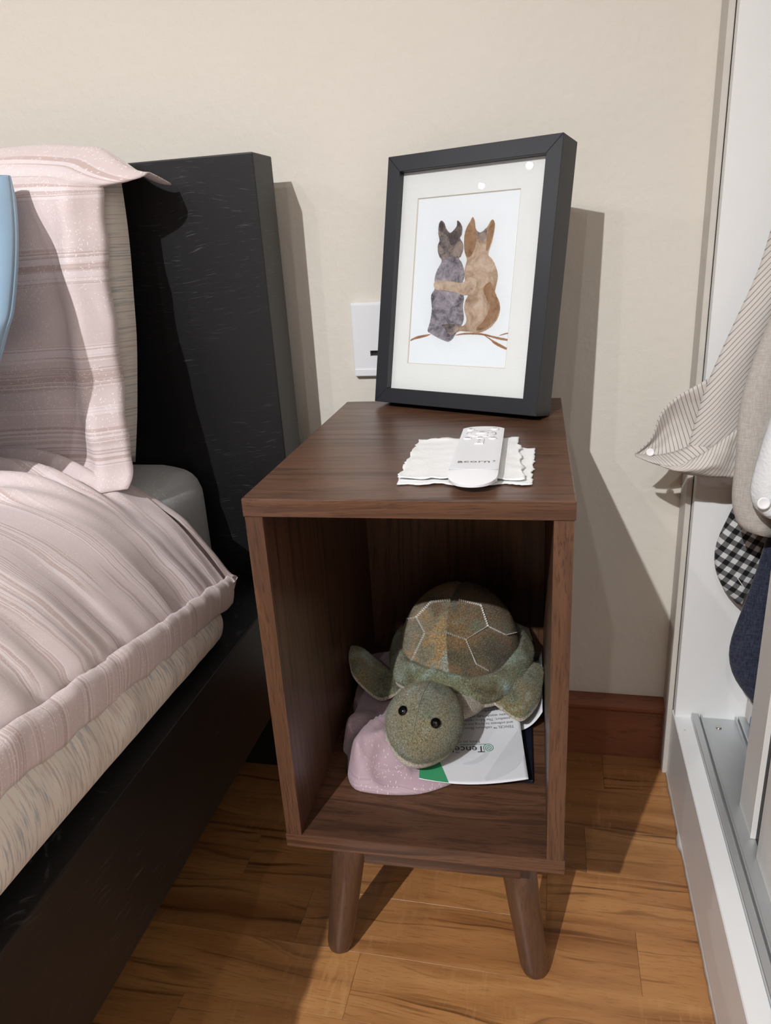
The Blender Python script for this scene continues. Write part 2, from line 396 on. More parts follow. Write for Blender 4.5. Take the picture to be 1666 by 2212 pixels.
def m_pinstripe():
    s = NT('pinstripe_shirt_cotton'); uv = s.coord('UV'); z = s.sep(uv)
    f = s.math('FRACT', s.math('MULTIPLY', z[0], 180.0))
    line = s.math('LESS_THAN', f, 0.15)
    col = s.mix(s.math('MULTIPLY', line, 0.85), (0.62, 0.575, 0.525), (0.10, 0.10, 0.12))
    s.bump(s.noise(uv, 70, 3), 0.25, 0.002)
    return s.base(col, 0.8, 0.2, 0.15)
M_PIN = m_pinstripe()
def m_pin2():
    s = NT('pinstripe_sleeve_cotton'); co = s.coord('Object'); z = s.sep(co)
    wob = s.math('MULTIPLY', s.noise(co, 12, 2), 0.004)
    p = s.math('ADD', s.math('ADD', s.math('MULTIPLY', z[0], -0.79), s.math('MULTIPLY', z[2], 0.61)), wob)
    line = s.math('LESS_THAN', s.math('FRACT', s.math('MULTIPLY', p, 235.0)), 0.17)
    col = s.mix(s.math('MULTIPLY', line, 0.8), (0.64, 0.595, 0.55), (0.12, 0.12, 0.14))
    s.bump(s.noise(co, 70, 3), 0.25, 0.002)
    return s.base(col, 0.8, 0.2, 0.15)
M_PIN2 = m_pin2()
def m_gingham():
    s = NT('gingham_cotton'); uv = s.mapping(s.coord('Object'), (1,1,1), (0, radians(-28), 0)); z = s.sep(uv)
    a = s.math('LESS_THAN', s.math('FRACT', s.math('MULTIPLY', z[0], 68.0)), 0.5)
    b = s.math('LESS_THAN', s.math('FRACT', s.math('MULTIPLY', z[2], 68.0)), 0.5)
    t = s.math('MULTIPLY', s.math('ADD', a, b), 0.5)
    col = s.ramp(t, [(0.0, (0.66, 0.66, 0.65)), (0.5, (0.14, 0.14, 0.145)), (1.0, (0.012, 0.012, 0.013))])
    s.bump(s.noise(uv, 80, 3), 0.3, 0.002)
    return s.base(col, 0.85, 0.15, 0.15)
M_GING = m_gingham()
def m_linen(name, a, b, sc=900):
    s = NT(name); uv = s.coord('Object'); 
    n = s.math('ADD', s.noise(s.mapping(uv, (sc, sc, sc*0.12)), 1.0, 2), s.noise(s.mapping(uv, (sc*0.12, sc*0.12, sc)), 1.0, 2))
    n = s.math('MULTIPLY', n, 0.5)
    col = s.mix(s.ramp(n, [(0.40, 0.0), (0.60, 1.0)]), a, b)
    s.bump(s.math('ADD', n, s.noise(uv, 45, 3)), 0.3, 0.002)
    return s.base(col, 0.85, 0.15, 0.2)
M_LINEN = m_linen('oatmeal_linen', (0.42, 0.385, 0.35), (0.52, 0.485, 0.445))
M_DENIM = m_linen('navy_chambray', (0.016, 0.020, 0.040), (0.048, 0.055, 0.085))
M_LACE = plain('white_broderie_cotton', (0.74, 0.75, 0.76), 0.85, 0.2, bump=1.0, bscale=240)
M_PLASTICBAG = plain('pinkish_garment_cover', (0.60, 0.55, 0.53), 0.35, 0.5, bump=0.6, bscale=120)
M_BLUEBOX = plain('blue_fabric_box', (0.12, 0.24, 0.45), 0.7, 0.3)
def m_emit():
    s = NT('lamp_lens'); s.b.inputs['Base Color'].default_value = (0.9, 0.9, 0.9, 1)
    s.b.inputs['Emission Color'].default_value = (1, 0.96, 0.9, 1); s.b.inputs['Emission Strength'].default_value = 60
    return s.mat
M_EMIT = m_emit()

# ------------------------------------------------------------------ room shell
def struct(o): return tag(o, kind='structure')
XL, YF = -4.6, -6.0
M_WALL2 = plain('taupe_wall_paint', (0.275, 0.255, 0.23), 0.8, 0.2)
floor = struct(box('floor', XL, 1.12, YF, 0.0, -0.06, -0.012, M_FLOOR))
PW, PL = 0.0866, 0.43
rows = {}
PLANK = {}
def plank_mesh(L):
    k = round(L, 4)
    if k not in PLANK:
        bm = bmesh.new(); bm_box(bm, 0, L-0.0003, 0.00015, PW-0.00015, -0.0125, 0.0, 0.00015, 1)
        me = bpy.data.meshes.new('plank'); bm.to_mesh(me); bm.free(); me.materials.append(M_FLOOR); PLANK[k] = me
    return PLANK[k]
shift = {0: 0.338, 1: 0.12, 2: 0.304, 3: -0.18, 4: 0.361, 5: 0.02, 6: 0.25, 7: -0.05}
nrow = 0
for r in range(0, 28):
    y1 = -0.0126 - PW*r if r else 0.0
    yb = -0.0126 - PW*(r+1)
    s0 = shift.get(r, ((r*0.173) % PL))
    while s0 > 0.44: s0 -= PL
    j = s0
    while j + PL < 0.44: j += PL
    xs = [0.438]
    while j > -1.9: xs.append(j); j -= PL
    for a, b in zip(xs[1:], xs[:-1]):
        if b - a < 0.004: continue
        o = bpy.data.objects.new('plank', plank_mesh(b-a)); o.location = (a, yb, 0); link(o, floor); nrow += 1
struct(box('floor_strip_under_skirting', -1.9, 0.438, -0.0126, 0.0, -0.0125, -0.0002, M_FLOOR, floor))

wall_back = struct(box('wall_back', XL, 1.12, 0.0, 0.1, -0.06, CEIL, M_WALL))
wall_left = struct(box('wall_left', XL-0.1, XL, YF, 0.1, -0.06, CEIL, M_WALL2))
wall_front = struct(box('wall_front', XL-0.1, 1.22, YF-0.1, YF, -0.06, CEIL, M_WALL2))
wall_right = struct(box('wall_right', 1.12, 1.22, YF, 0.1, -0.06, CEIL, M_WALL))
ceiling = struct(box('ceiling', XL-0.1, 1.22, YF-0.1, 0.1, CEIL, CEIL+0.1, M_CEIL))
# skirting board with a rounded cap moulding
def skirting():
    prof = [(0.0, 0.0), (-0.0125, 0.0), (-0.0125, 0.088), (-0.0135, 0.091), (-0.0185, 0.096), (-0.0195, 0.102), (-0.0180, 0.109), (-0.012, 0.1135), (-0.004, 0.1155), (0.0, 0.1155)]
    x0, x1 = -1.9, 0.4315
    n = len(prof); V = [(x, y, z) for x in (x0, x1) for y, z in prof]
    Fc = [(i, (i+1) % n, n+(i+1) % n, n+i) for i in range(n)] + [tuple(range(n))[::-1], tuple(range(n, 2*n))]
    return struct(mesh('baseboard_back', V, Fc, M_SKIRT, smooth=False))
skirting()
struct(box('trim_1', 0.4315, 0.4395, -0.046, 0.0, 0.0, CEIL, M_CAULK, bev=0.0015))
# little ragged sealant smear along the plinth foot
def sealant():
    V = []; Fc = []; n = 90
    for i in range(n+1):
        y = -0.02 - 1.2*i/n
        wv = 0.0022 + 0.0018*abs(nz(i*0.7, 1, 2)) + (0.004 if 12 < i < 15 else 0)
        V += [(0.4382, y, 0.006+0.003*abs(nz(i*0.5, 4, 4))), (0.4382-wv, y, 0.0008), (0.4382, y, 0.0)]
    for i in range(n):
        a = i*3; Fc += [(a, a+3, a+4, a+1), (a+1, a+4, a+5, a+2)]
    return struct(mesh('trim_2', V, Fc, M_SEALANT))
sealant()

# downlights
for i, (x, y, P) in enumerate(LAMPS):
    d = empty('ceiling_downlight', (x, y, CEIL), 0, 'small round recessed downlight in the white ceiling', 'lamp', 'ceiling downlights')
    lathe('trim_ring', [(0.026, -0.001), (0.045, -0.001), (0.045, -0.006), (0.030, -0.009), (0.026, -0.006)], M_WHITE, d, 32)
    lathe('lens', [(0.0005, -0.0045), (0.024, -0.0045), (0.024, -0.001), (0.0005, -0.001)], M_EMIT, d, 32)
    L = bpy.data.lights.new('downlight_offscreen', 'SPOT'); L.energy = P; L.color = LAMP_COL; L.spot_size = radians(160); L.spot_blend = 0.5; L.shadow_soft_size = 0.02
    lo = bpy.data.objects.new('downlight_%s_offscreen' % ('main', 'beside_main', 'by_wardrobe', 'far', 'farthest')[i], L); lo.location = (0, 0, -0.02); link(lo, d)

# ------------------------------------------------------------------ wall socket
sk = empty('wall_socket', (0, 0, 0.708), 0, 'white plastic wall socket plate half hidden behind the picture frame', 'socket')
plate = box('plate', -0.0515, 0.090, -0.009, 0.0, -0.0545, 0.0545, M_SOCK, sk, 0.004, 3)
SLOTS = [q for sx in (-0.018, 0.030) for q in ((sx-0.0065, sx+0.0065, -0.0235, -0.0155), (sx+0.0085, sx+0.0125, 0.000, 0.012))]
bm = bmesh.new()
for x0, x1, z0, z1 in SLOTS: bm_box(bm, x0, x1, -0.02, -0.0015, z0, z1)
cut = from_bm('cutter', bm, M_SOCK, sk); md = plate.modifiers.new('slots', 'BOOLEAN'); md.operation = 'DIFFERENCE'; md.solver = 'EXACT'; md.object = cut
dg = bpy.context.evaluated_depsgraph_get(); dg.update()
me = bpy.data.meshes.new_from_object(plate.evaluated_get(dg)); plate.modifiers.clear(); plate.data = me; bpy.data.objects.remove(cut)
for x0, x1, z0, z1 in SLOTS: box('pin_shutter', x0, x1, -0.0030, -0.0012, z0, z1, M_BLACK, sk)
box('plate_lip', -0.0500, 0.0885, -0.0102, -0.008, -0.0532, -0.0425, M_SOCK, sk, 0.001, 2)

# ------------------------------------------------------------------ bed
bed = empty('bed_frame', (-0.9, -1.1, 0), 0, 'black-brown wooden bed frame with tall plain headboard and side rail', 'bed')
def bedpart(o): o.location = (0.9, 1.1, 0); return o
bedpart(box('headboard', -1.75, -0.1345, -0.120, -0.050, 0.0, 0.962, M_ASH, bed, 0.002, 2))
bedpart(box('side_rail', -0.2465, -0.150, -2.12, -0.1195, 0.200, 0.365, M_ASH, bed, 0.0015, 2))
bedpart(box('side_rail', -1.735, -1.6055, -2.12, -0.1195, 0.200, 0.365, M_ASH, bed, 0.0015, 2))
bedpart(box('foot_rail', -1.735, -0.150, -2.17, -2.119, 0.200, 0.365, M_ASH, bed, 0.0015, 2))
bedpart(box('slat_base', -1.606, -0.246, -2.12, -0.1195, 0.290, 0.333, M_ASH, bed))
for lx in (-1.70, -0.26):
    bedpart(box('leg', lx, lx+0.07, -2.16, -2.09, 0.0, 0.201, M_ASH, bed, 0.001, 1))

# mattress with fitted sheet
def mattress():
    o = box('mattress', -1.60, -0.252, -2.08, -0.1215, 0.3325, 0.560, M_SHEET, None, 0.062, 6)
    for v in o.data.vertices:
        v.co.x += 0.004*nz(v.co.y*9, v.co.z*30, 1); 
    for p in o.data.polygons: p.use_smooth = True
    return tag(o, 'mattress under a pale grey-green fitted sheet against the black headboard', 'mattress')
mattress()

# duvet: pink cover with a hem band, cream underside bulging below
duvet = empty('duvet', (-0.75, -1.1, 0.40), 0, 'plump duvet with pink striped glittery cover and cream streaked underside', 'duvet')
DO = Vector((0.75, 1.1, -0.40))
SH = [(-1.36, .605), (-.95, .612), (-.66, .606), (-.50, .603), (-.38, .594), (-.29, .566), (-.235, .525), (-.202, .483), (-.180, .450), (-.172, .436)]
SM = [(-1.36, .62), (-.95, .640), (-.66, .643), (-.50, .640), (-.38, .634), (-.29, .612), (-.228, .583), (-.192, .556), (-.166, .528), (-.158, .512)]
HH = [(-.171, .443), (-.166, .436), (-.167, .418), (-.170, .403)]
HM = [(-.157, .518), (-.150, .511), (-.150, .492), (-.153, .473)]
UH = [(-.176, .412), (-.165, .398), (-.164, .384), (-.176, .370), (-.210, .3665), (-.247, .3665)]
UM = [(-.160, .485), (-.147, .462), (-.143, .434), (-.152, .404), (-.185, .382), (-.246, .3705)]
def dv_y(v): return lerp(-0.283, -2.02, v**1.6)
def dv_t(y): return sstep(-0.26, -0.76, -abs(y)) if False else max(0.0, min(1.0, (-y-0.29)/0.43))
def dv_pt(A, B, s, y):
    t = dv_t(y); a = crom(A, s); b = crom(B, s); return lerp(a[0], b[0], t), lerp(a[1], b[1], t)
def fold(x, y, k):
    """soft wrinkles running across the bed and gathering towards the hem"""
    g = 0.010*nz(x*5.0, y*9.0, 1.0) + 0.005*nz(x*9, y*22, 4.0)
    g += k*0.0055*nz(x*4, y*46.0, 9.0)
    return g
def top_cover(u, v):
    y = dv_y(v); x, z = dv_pt(SH, SM, u, y)
    x2, z2 = dv_pt(SH, SM, min(1, u+0.01), y); x1, z1 = dv_pt(SH, SM, max(0, u-0.01), y)
    tx, tz = x2-x1, z2-z1; l = sqrt(tx*tx+tz*tz) or 1; nx, nzz = -tz/l, tx/l
    if nzz < 0 and nx < 0: nx, nzz = -nx, -nzz
    k = sstep(0.55, 0.9, u)
    g = fold(x, y, k)*(1-0.55*sstep(0.9, 1.0, u))
    # rumpled ridges behind the pillow
    r = sstep(-0.235, -0.36, x)
    for c0, sl, am, sg in ((-0.318, 0.04, 0.026, 0.013), (-0.345, 0.17, 0.024, 0.011), (-0.368, 0.30, 0.020, 0.014), (-0.395, 0.46, 0.014, 0.016)):
        dy = y - (c0 + sl*(x+0.25) + 0.008*nz(x*9, c0*50, 3))
        g += r*am*exp(-(dy/(sg*(0.75 if dy < 0 else 1.5)))**2)
    edge = max(0.0, 1-v/0.02)
    dz = -0.026*edge**1.5
    return Vector((x+nx*g, y + 0.012*sin(x*17)*exp(-v*40)*r + 0.02*edge*0, z+nzz*g+dz)) + DO
surf('top_cover', top_cover, 150, 190, M_PINK, duvet, lambda u, v: (u*1.5, dv_y(v)))
def hem(u, v):
    y = dv_y(v); x, z = dv_pt(HH, HM, u, y)
    g = 0.0035*nz(1, y*42, 3+u)
    return Vector((x+g+0.0015*sin(u*pi)+0.0022*nz(7, y*120, 1)*(1-u), y, z+0.003*nz(2, y*25, 7))) + DO
surf('hem_band', hem, 8, 190, M_PINK, duvet, lambda u, v: (u*0.05, dv_y(v)), 0.003)
def under(u, v):
    y = dv_y(v); x, z = dv_pt(UH, UM, u, y); k = sin(min(1, u*1.6)*pi)
    pinch = 0.035*exp(-((y+0.285)/0.022)**2)
    g = (0.006*nz(3, y*17, 2) + 0.004*nz(5, y*42, u*2))*k
    return Vector((x+g-pinch, y, max(z + 0.4*g, 0.3655))) + DO
surf('underside', under, 26, 190, M_CREAM, duvet, lambda u, v: (u*0.2, dv_y(v)))
def head_edge(u, v):
    x, z = dv_pt(SH, SM, u, -0.283); q = v*pi
    return Vector((x+0.006*sin(q), -0.283+0.020*sin(q), z+(-0.015+0.015*cos(q))*(1+1.0*sstep(0.66, 0.74, u))*(1-0.8*sstep(0.86, 1.0, u))-0.004*sin(x*40))) + DO
surf('head_hem', head_edge, 90, 8, M_PINK, duvet, lambda u, v: (u*1.5, v*0.05))

# pillow leaning on the headboard
pil = empty('pillow', (-0.64, -0.21, 0.566), 0, 'pink striped pillow standing against the black headboard', 'pillow')
PO = Vector((0.64, 0.21, -0.566))
def cush(sgn):
    def f(u, v):
        a = abs(2*u-1); b = abs(2*v-1)
        t = max(0, 1-a**5)**0.5 * max(0, 1-b**5)**0.5
        xr = lerp(-0.305, -0.300, v) + 0.014*sin(v*pi*0.9)
        x = lerp(-0.99, xr, u); z = lerp(0.585, 0.955, v)
        yc = lerp(-0.235, -0.168, v)
        return Vector((x, yc + (-0.055 if sgn < 0 else 0.043)*t + 0.003*nz(x*8, z*12, 3), z)) + PO
    return f
def cushion():
    V = []; UV = []; Fc = []; nu, nv = 40, 40
    for si, s in enumerate((-1, 1)):
        f = cush(s)
        for j in range(nv+1):
            for i in range(nu+1):
                V.append(f(i/nu, j/nv)); UV.append((i/nu*0.7, j/nv*0.4))
        b = si*(nu+1)*(nv+1)
        for j in range(nv):
            for i in range(nu):
                q = (b+j*(nu+1)+i, b+j*(nu+1)+i+1, b+(j+1)*(nu+1)+i+1, b+(j+1)*(nu+1)+i)
                Fc.append(q if s < 0 else q[::-1])
    o = mesh('cushion', V, Fc, M_CREAM, pil, UV)
    bm = bmesh.new(); bm.from_mesh(o.data); bmesh.ops.remove_doubles(bm, verts=bm.verts, dist=1e-5); bm.to_mesh(o.data); bm.free()
cushion()
def case_front(u, v):
    vv = v*1.12; b = min(vv, 1.0)
    xr = lerp(-0.270, -0.292, sstep(0.0, 0.75, b)) + 0.048*sstep(0.90, 1.0, vv) + 0.006*nz(b*9, 2, 2)
    x = lerp(-1.005, xr, u)
    z = lerp(0.575, 0.972, b); y = lerp(-0.292, -0.205, b)
    bu = max(0, 1-abs(2*u-1)**3.2)**0.6 * max(0, sin(pi*min(1.0, max(0, b*0.92+0.03))))**0.7
    y -= 0.060*bu
    top = max(0.0, vv-0.90)/0.22
    y += 0.085*top**1.4
    z -= 0.022*max(0.0, top-0.35)**1.5 - 0.012*sin(min(1, top)*pi)*(1-sstep(0.8, 1, u))
    # drooping corner
    c = sstep(0.90, 1.0, u)*sstep(0.86, 1.0, vv)
    z -= 0.030*c; y -= 0.02*c
    w = sstep(0.45, 0.95, u)
    y += 0.006*nz(x*15, z*22, 8) + w*(0.014*nz(x*7, z*13, 5) + 0.008*sin((x*26+z*9))*exp(-((b-0.35)/0.3)**2)) + 0.007*nz(x*6, z*6, 1)
    y -= 0.012*exp(-((u-0.955)/0.02)**2)*(1-c)
    # foot of the case spreads forward over the bed
    y -= 0.030*exp(-b*22)
    if z < 0.968: y = min(y, -0.1218)
    return Vector((x, y, z)) + PO
surf('pillowcase', case_front, 120, 110, M_PINK, pil, lambda u, v: (u*0.72, v*0.44), 0.002)

# light blue pillow at the very edge of the picture
bl = empty('pillow', (-0.62, -0.36, 0.625), 0, 'light blue satin pillow leaning on the pink striped pillow', 'pillow')
BO = Vector((0.62, 0.36, -0.625))
BLR = [Vector((-0.405, -0.470, 0.612)), Vector((-0.385, -0.465, 0.650))] + [at_y(px, y) for px, y in (((-40, 820), -0.445), ((-8, 720), -0.425), (( 8, 672), -0.405), ((20, 580), -0.370), ((25, 500), -0.335), ((23, 430), -0.300), ((18, 376), -0.275))]
def blue_body(u, v):
    q = crom([(p.x, p.z, p.y) for p in BLR], v); xr = q[0]; z = q[1]
    a = u*2*pi; w_ = (xr+0.84)/2; cx = (xr-0.84)/2
    ca, sa = cos(a), sin(a)
    px = cx + w_*(abs(ca)**0.45)*(1 if ca >= 0 else -1)
    d = lerp(0.035, 0.032, v)*(1-0.4*sstep(0.85, 1, v))
    py = q[2] + 0.02*(1-v) - 0.10*max(0.0, xr-px)**0.8*v + d*(abs(sa)**0.8)*(1 if sa >= 0 else -1)
    return Vector((px, py, z + 0.006*nz(px*9, v*5, 2) - 0.40*max(0.0, xr-0.012-px)*v**3*exp(-max(0, xr-px)*2.2))) + BO
surf('pillowcase', blue_body, 72, 50, M_BLUE, bl, None, 0.002)
def blue_fill(u, v):
    a = u*2*pi; r = v
    xr = BLR[-1].x - 0.012; w_ = (xr+0.83)/2; cx = (xr-0.83)/2
    ca, sa = cos(a), sin(a)
    return Vector((cx + r*w_*(abs(ca)**0.5)*(1 if ca >= 0 else -1), -0.335 + r*0.02*sa, BLR[-1].z - 0.14 + 0.012*(1-r*r))) + BO
surf('filling', blue_fill, 48, 6, M_BLUE, bl)

# ------------------------------------------------------------------ nightstand
NX, NY, NTH, NW, ND, NZ = -0.0337, -0.5043, 0.0261, 0.30, 0.4195, 0.6318
TT = 0.018; ZB = 0.240; TB = 0.0178
ns = empty('nightstand', (NX, NY, 0), NTH, 'dark walnut open-cube nightstand on tapered legs', 'nightstand')
def ns_w(a, b, z): return Vector((NX + cos(NTH)*a - sin(NTH)*b, NY + sin(NTH)*a + cos(NTH)*b, z))
def ns_l(P):
    d = Vector((P[0]-NX, P[1]-NY)); return (cos(NTH)*d.x + sin(NTH)*d.y, -sin(NTH)*d.x + cos(NTH)*d.y)
box('edge_band', 0.0005, NW-0.0005, -0.0004, 0.0008, NZ-TT+0.0008, NZ-0.0012, M_NS_EDGEX, ns)
box('top_board', 0, NW, 0, ND, NZ-TT, NZ, M_NS_TOP, ns, 0.0012, 2)
box('bottom_board', 0, NW, 0, ND, ZB-TB, ZB, M_NS_TOP, ns, 0.0012, 2)
box('side_panel', 0.0015, 0.0185, 0.0015, ND-0.001, ZB, NZ-TT, M_NS_SIDE, ns, 0.0006, 1)
box('side_panel', NW-0.0185, NW-0.0015, 0.0015, ND-0.001, ZB, NZ-TT, M_NS_SIDE, ns, 0.0006, 1)
box('edge_band', 0.0015, 0.0185, 0.0003, 0.0016, ZB, NZ-TT, M_NS_EDGE, ns)
box('edge_band', NW-0.0185, NW-0.0015, 0.0003, 0.0016, ZB, NZ-TT, M_NS_EDGE, ns)
box('back_panel', 0.0185, NW-0.0185, ND-0.012, ND-0.004, ZB, NZ-TT, M_NS_BACK, ns)
box('apron', 0.078, NW-0.045, 0.030, 0.046, 0.178, ZB-TB, M_NS_TOP, ns, 0.0008, 1)
box('apron', 0.060, NW-0.06, ND-0.050, ND-0.034, 0.178, ZB-TB, M_NS_TOP, ns, 0.0008, 1)
def leg(fx, fb, tx, tb):
    n = 22; V = []; Fc = []
    prof = [(0.0, 0.35), (0.0012, 0.62), (0.005, 0.84), (0.011, 0.96), (0.018, 1.0), (0.06, 1.07), (0.12, 1.17), (ZB-TB, 1.34)]
    H = ZB-TB; r0 = 0.0168
    for z, k in prof:
        t = z/H; cx, cy = lerp(fx, tx, t), lerp(fb, tb, t)
        for i in range(n): V.append((cx + r0*k*cos(2*pi*i/n), cy + r0*k*sin(2*pi*i/n), z))
    for j in range(len(prof)-1):
        for i in range(n): Fc.append((j*n+i, j*n+(i+1) % n, (j+1)*n+(i+1) % n, (j+1)*n+i))
    Fc.append(tuple(range(n))[::-1]); Fc.append(tuple((len(prof)-1)*n+i for i in range(n)))
    mesh('leg', V, Fc, M_NS_LEG, ns)
leg(0.027, 0.0615, 0.058, 0.080); leg(NW-0.027, 0.0615, NW-0.058, 0.080)
leg(0.027, ND-0.05, 0.058, ND-0.075); leg(NW-0.027, ND-0.05, NW-0.058, ND-0.075)

# ------------------------------------------------------------------ picture frame
FX, FY, FPH, FAL, FWD, FH, FT = 0.0205, -0.085, -0.4251, 0.197, 0.2423, 0.3140, 0.0390
fr = empty('picture_frame', (FX, FY, NZ), 0, 'charcoal framed watercolour of two seated cats, leaning on the nightstand', 'picture frame')
ax = Vector((cos(FPH), sin(FPH), 0)); bk = Vector((-sin(FPH), cos(FPH), 0))
upv = cos(FAL)*Vector((0,0,1)) + sin(FAL)*bk; fn_ = -cos(FAL)*bk + sin(FAL)*Vector((0,0,1))
fm = Matrix((ax, upv, fn_)).transposed().to_4x4(); fm.translation = Vector((FX, FY, NZ)); fr.matrix_world = fm
FO = Vector((FX, FY, NZ))
def fpx(cx, cy, dep):
    """picture pixel (of the enlarged crop) to frame coordinates on the plane at that depth"""
    P = hit((780+cx/3.332, 270+cy/3.332), fn_, (FO + fn_*dep).dot(fn_)); d = P - FO
    return d.dot(ax), d.dot(upv)
B = 0.0195
def bar(pts):  # mitred bar
    V = [(x, y, z) for z in (0, FT) for x, y in pts]
    Fc = [(3,2,1,0), (4,5,6,7)] + [(i, (i+1)%4, 4+(i+1)%4, 4+i) for i in range(4)]
    o = mesh('frame_bar', V, Fc, M_FRAME, fr, smooth=False)
    b = o.modifiers.new('bevel', 'BEVEL'); b.width = 0.0005; b.segments = 1
bar([(0,0), (FWD,0), (FWD-B,B), (B,B)]); bar([(FWD,0), (FWD,FH), (FWD-B,FH-B), (FWD-B,B)])
bar([(FWD,FH), (0,FH), (B,FH-B), (FWD-B,FH-B)]); bar([(0,FH), (0,0), (B,B), (B,FH-B)])
ZG = FT-0.0065; ZM = FT-0.010; ZPAP = ZM-0.0016
def quad(name, x0, x1, y0, y1, z, mat, par): return mesh(name, [(x0,y0,z),(x1,y0,z),(x1,y1,z),(x0,y1,z)], [(0,1,2,3)], mat, par, smooth=False)
box('backing_board', B-0.004, FWD-B+0.004, B-0.004, FH-B+0.004, 0.004, ZPAP-0.0004, M_NS_SIDE, fr)
paper = box('painting_paper', 0.03, FWD-0.03, 0.03, FH-0.03, ZPAP-0.0004, ZPAP, M_PAPER, fr)
ma = [(0.0435, 0.0535), (0.1905, 0.0535), (0.1905, 0.2622), (0.0435, 0.2622)]
mo = [(B-0.003, B-0.003), (FWD-B+0.003, B-0.003), (FWD-B+0.003, FH-B+0.003), (B-0.003, FH-B+0.003)]
matb = mesh('mat_board', [(x,y,ZM) for x,y in mo] + [(x,y,ZM) for x,y in ma], [(i, (i+1)%4, 4+(i+1)%4, 4+i) for i in range(4)], M_MAT, fr, smooth=False)
mi = [(x+(0.0011 if x < .1 else -0.0011), y+(0.0011 if y < .1 else -0.0011)) for x, y in ma]
mesh('mat_bevel', [(x,y,ZM) for x,y in ma] + [(x,y,ZPAP+0.0001) for x,y in mi], [(i, (i+1)%4, 4+(i+1)%4, 4+i) for i in range(4)], M_MATCUT, matb, smooth=False)
quad('glass', B-0.003, FWD-B+0.003, B-0.003, FH-B+0.003, ZG, M_GLASS, fr)
paint_k = 0
def paint(name, pts, mat, rough=1.0):
    """a patch of watercolour on the paper, edges slightly ragged"""
    global paint_k; paint_k += 1
    P = [fpx(x, y, ZPAP) for x, y in pts]
    Q = []
    n = len(P)
    for i in range(n):
        a, b = P[i], P[(i+1) % n]
        p0, p3 = P[i-1], P[(i+2) % n]
        L = sqrt((a[0]-b[0])**2 + (a[1]-b[1])**2); k = max(2, int(L/0.0007))
        for j in range(k):
            t = j/k; c = [0.5*((2*a[q])+(-p0[q]+b[q])*t+(2*p0[q]-5*a[q]+4*b[q]-p3[q])*t*t+(-p0[q]+3*a[q]-3*b[q]+p3[q])*t**3) for q in (0, 1)]
            g = 0.00035*rough
            Q.append((c[0]+g*nz(c[0]*900, c[1]*900, paint_k), c[1]+g*nz(c[0]*900, c[1]*900, paint_k+50), ZPAP+0.00006+0.00003*paint_k))
    return mesh(name, Q, [tuple(range(len(Q)))], mat, paper, smooth=False)
GREY = [(565,705),(580,688),(600,705),(615,745),(640,775),(665,760),(690,725),(694,688),(714,703),(731,742),(726,790),(714,815),(734,850),(738,890),(726,930),(708,962),(726,992),(742,1040),(746,1090),(735,1130),(728,1180),(742,1240),(735,1310),(741,1390),(722,1450),(684,1500),(660,1540),(630,1560),(598,1552),(550,1530),(500,1500),(480,1478),(496,1420),(510,1330),(505,1230),(530,1180),(530,1115),(536,1080),(556,1030),(580,985),(574,958),(556,920),(553,870),(566,832),(558,790),(558,740)]
paint('painted_grey_cat', GREY, M_WC_GREY)
paint('painted_grey_head', [(565,705),(580,688),(600,705),(615,745),(640,775),(665,760),(690,725),(694,688),(714,703),(731,742),(726,790),(714,815),(734,850),(738,890),(726,930),(708,955),(640,948),(580,965),(556,920),(553,870),(566,832),(558,790),(558,740)], M_WC_GREYH)
paint('painted_dark_crown', [(630,775),(650,778),(690,728),(694,690),(714,706),(728,745),(722,790),(705,810),(690,850),(665,870),(640,850),(632,815),(608,790),(570,760),(568,715),(580,695),(597,710),(612,748)], M_WC_DARK)
paint('painted_dark_tail', [(580,1440),(640,1432),(715,1434),(714,1460),(690,1485),(660,1508),(625,1500),(606,1470)], M_WC_GREYH, 2.5)
paint('painted_tan_cat', [(745,800),(760,742),(788,692),(805,663),(820,690),(826,742),(852,772),(880,762),(908,736),(935,690),(955,683),(966,720),(957,790),(942,850),(918,930),(942,962),(968,1010),(986,1080),(976,1150),(964,1212),(988,1250),(1002,1310),(990,1380),(950,1440),(900,1478),(850,1495),(790,1490),(720,1484),(692,1490),(715,1455),(745,1438),(760,1400),(744,1330),(750,1270),(768,1232),(752,1190),(748,1100),(746,1040),(762,980),(758,945),(744,890)], M_WC_BROWN)
paint('painted_brown_head', [(745,800),(760,742),(788,692),(805,663),(820,690),(826,742),(836,775),(830,840),(815,900),(790,945),(760,950),(744,890)], M_WC_BROWNH)
paint('painted_dark_ear', [(905,800),(925,730),(937,694),(953,686),(963,720),(952,790),(935,850),(915,905),(900,900),(905,850)], M_WC_BROWNH)
paint('painted_dark_neck', [(826,760),(852,774),(880,764),(906,740),(905,800),(880,840),(860,830),(840,800)], M_WC_GREYH)
paint('painted_tan_shadow', [(880,1180),(930,1130),(965,1200),(985,1255),(998,1310),(980,1385),(930,1440),(870,1475),(830,1470),(890,1400),(925,1310),(905,1250)], M_WC_BROWNH, 2.5)
paint('painted_arm', [(528,1135),(560,1122),(620,1122),(680,1130),(728,1136),(752,1118),(775,1095),(830,1112),(826,1180),(790,1215),(745,1226),(690,1208),(620,1192),(552,1188),(527,1165)], M_WC_ARM, 2.0)
paint('painted_twig', [(358,1555),(362,1543),(395,1525),(435,1514),(502,1506),(470,1522),(430,1533),(385,1543)], M_WC_TWIG)
paint('painted_twig', [(680,1514),(750,1496),(860,1498),(950,1518),(1066,1543),(1066,1553),(1000,1545),(930,1526),(860,1511),(760,1508)], M_WC_TWIG)
paint('painted_twig', [(880,1508),(940,1542),(990,1570),(1056,1607),(1054,1619),(1000,1598),(955,1572),(935,1550)], M_WC_TWIG)
paint('painted_twig', [(995,1517),(1030,1501),(1066,1495),(1066,1500),(1035,1507)], M_WC_TWIG)
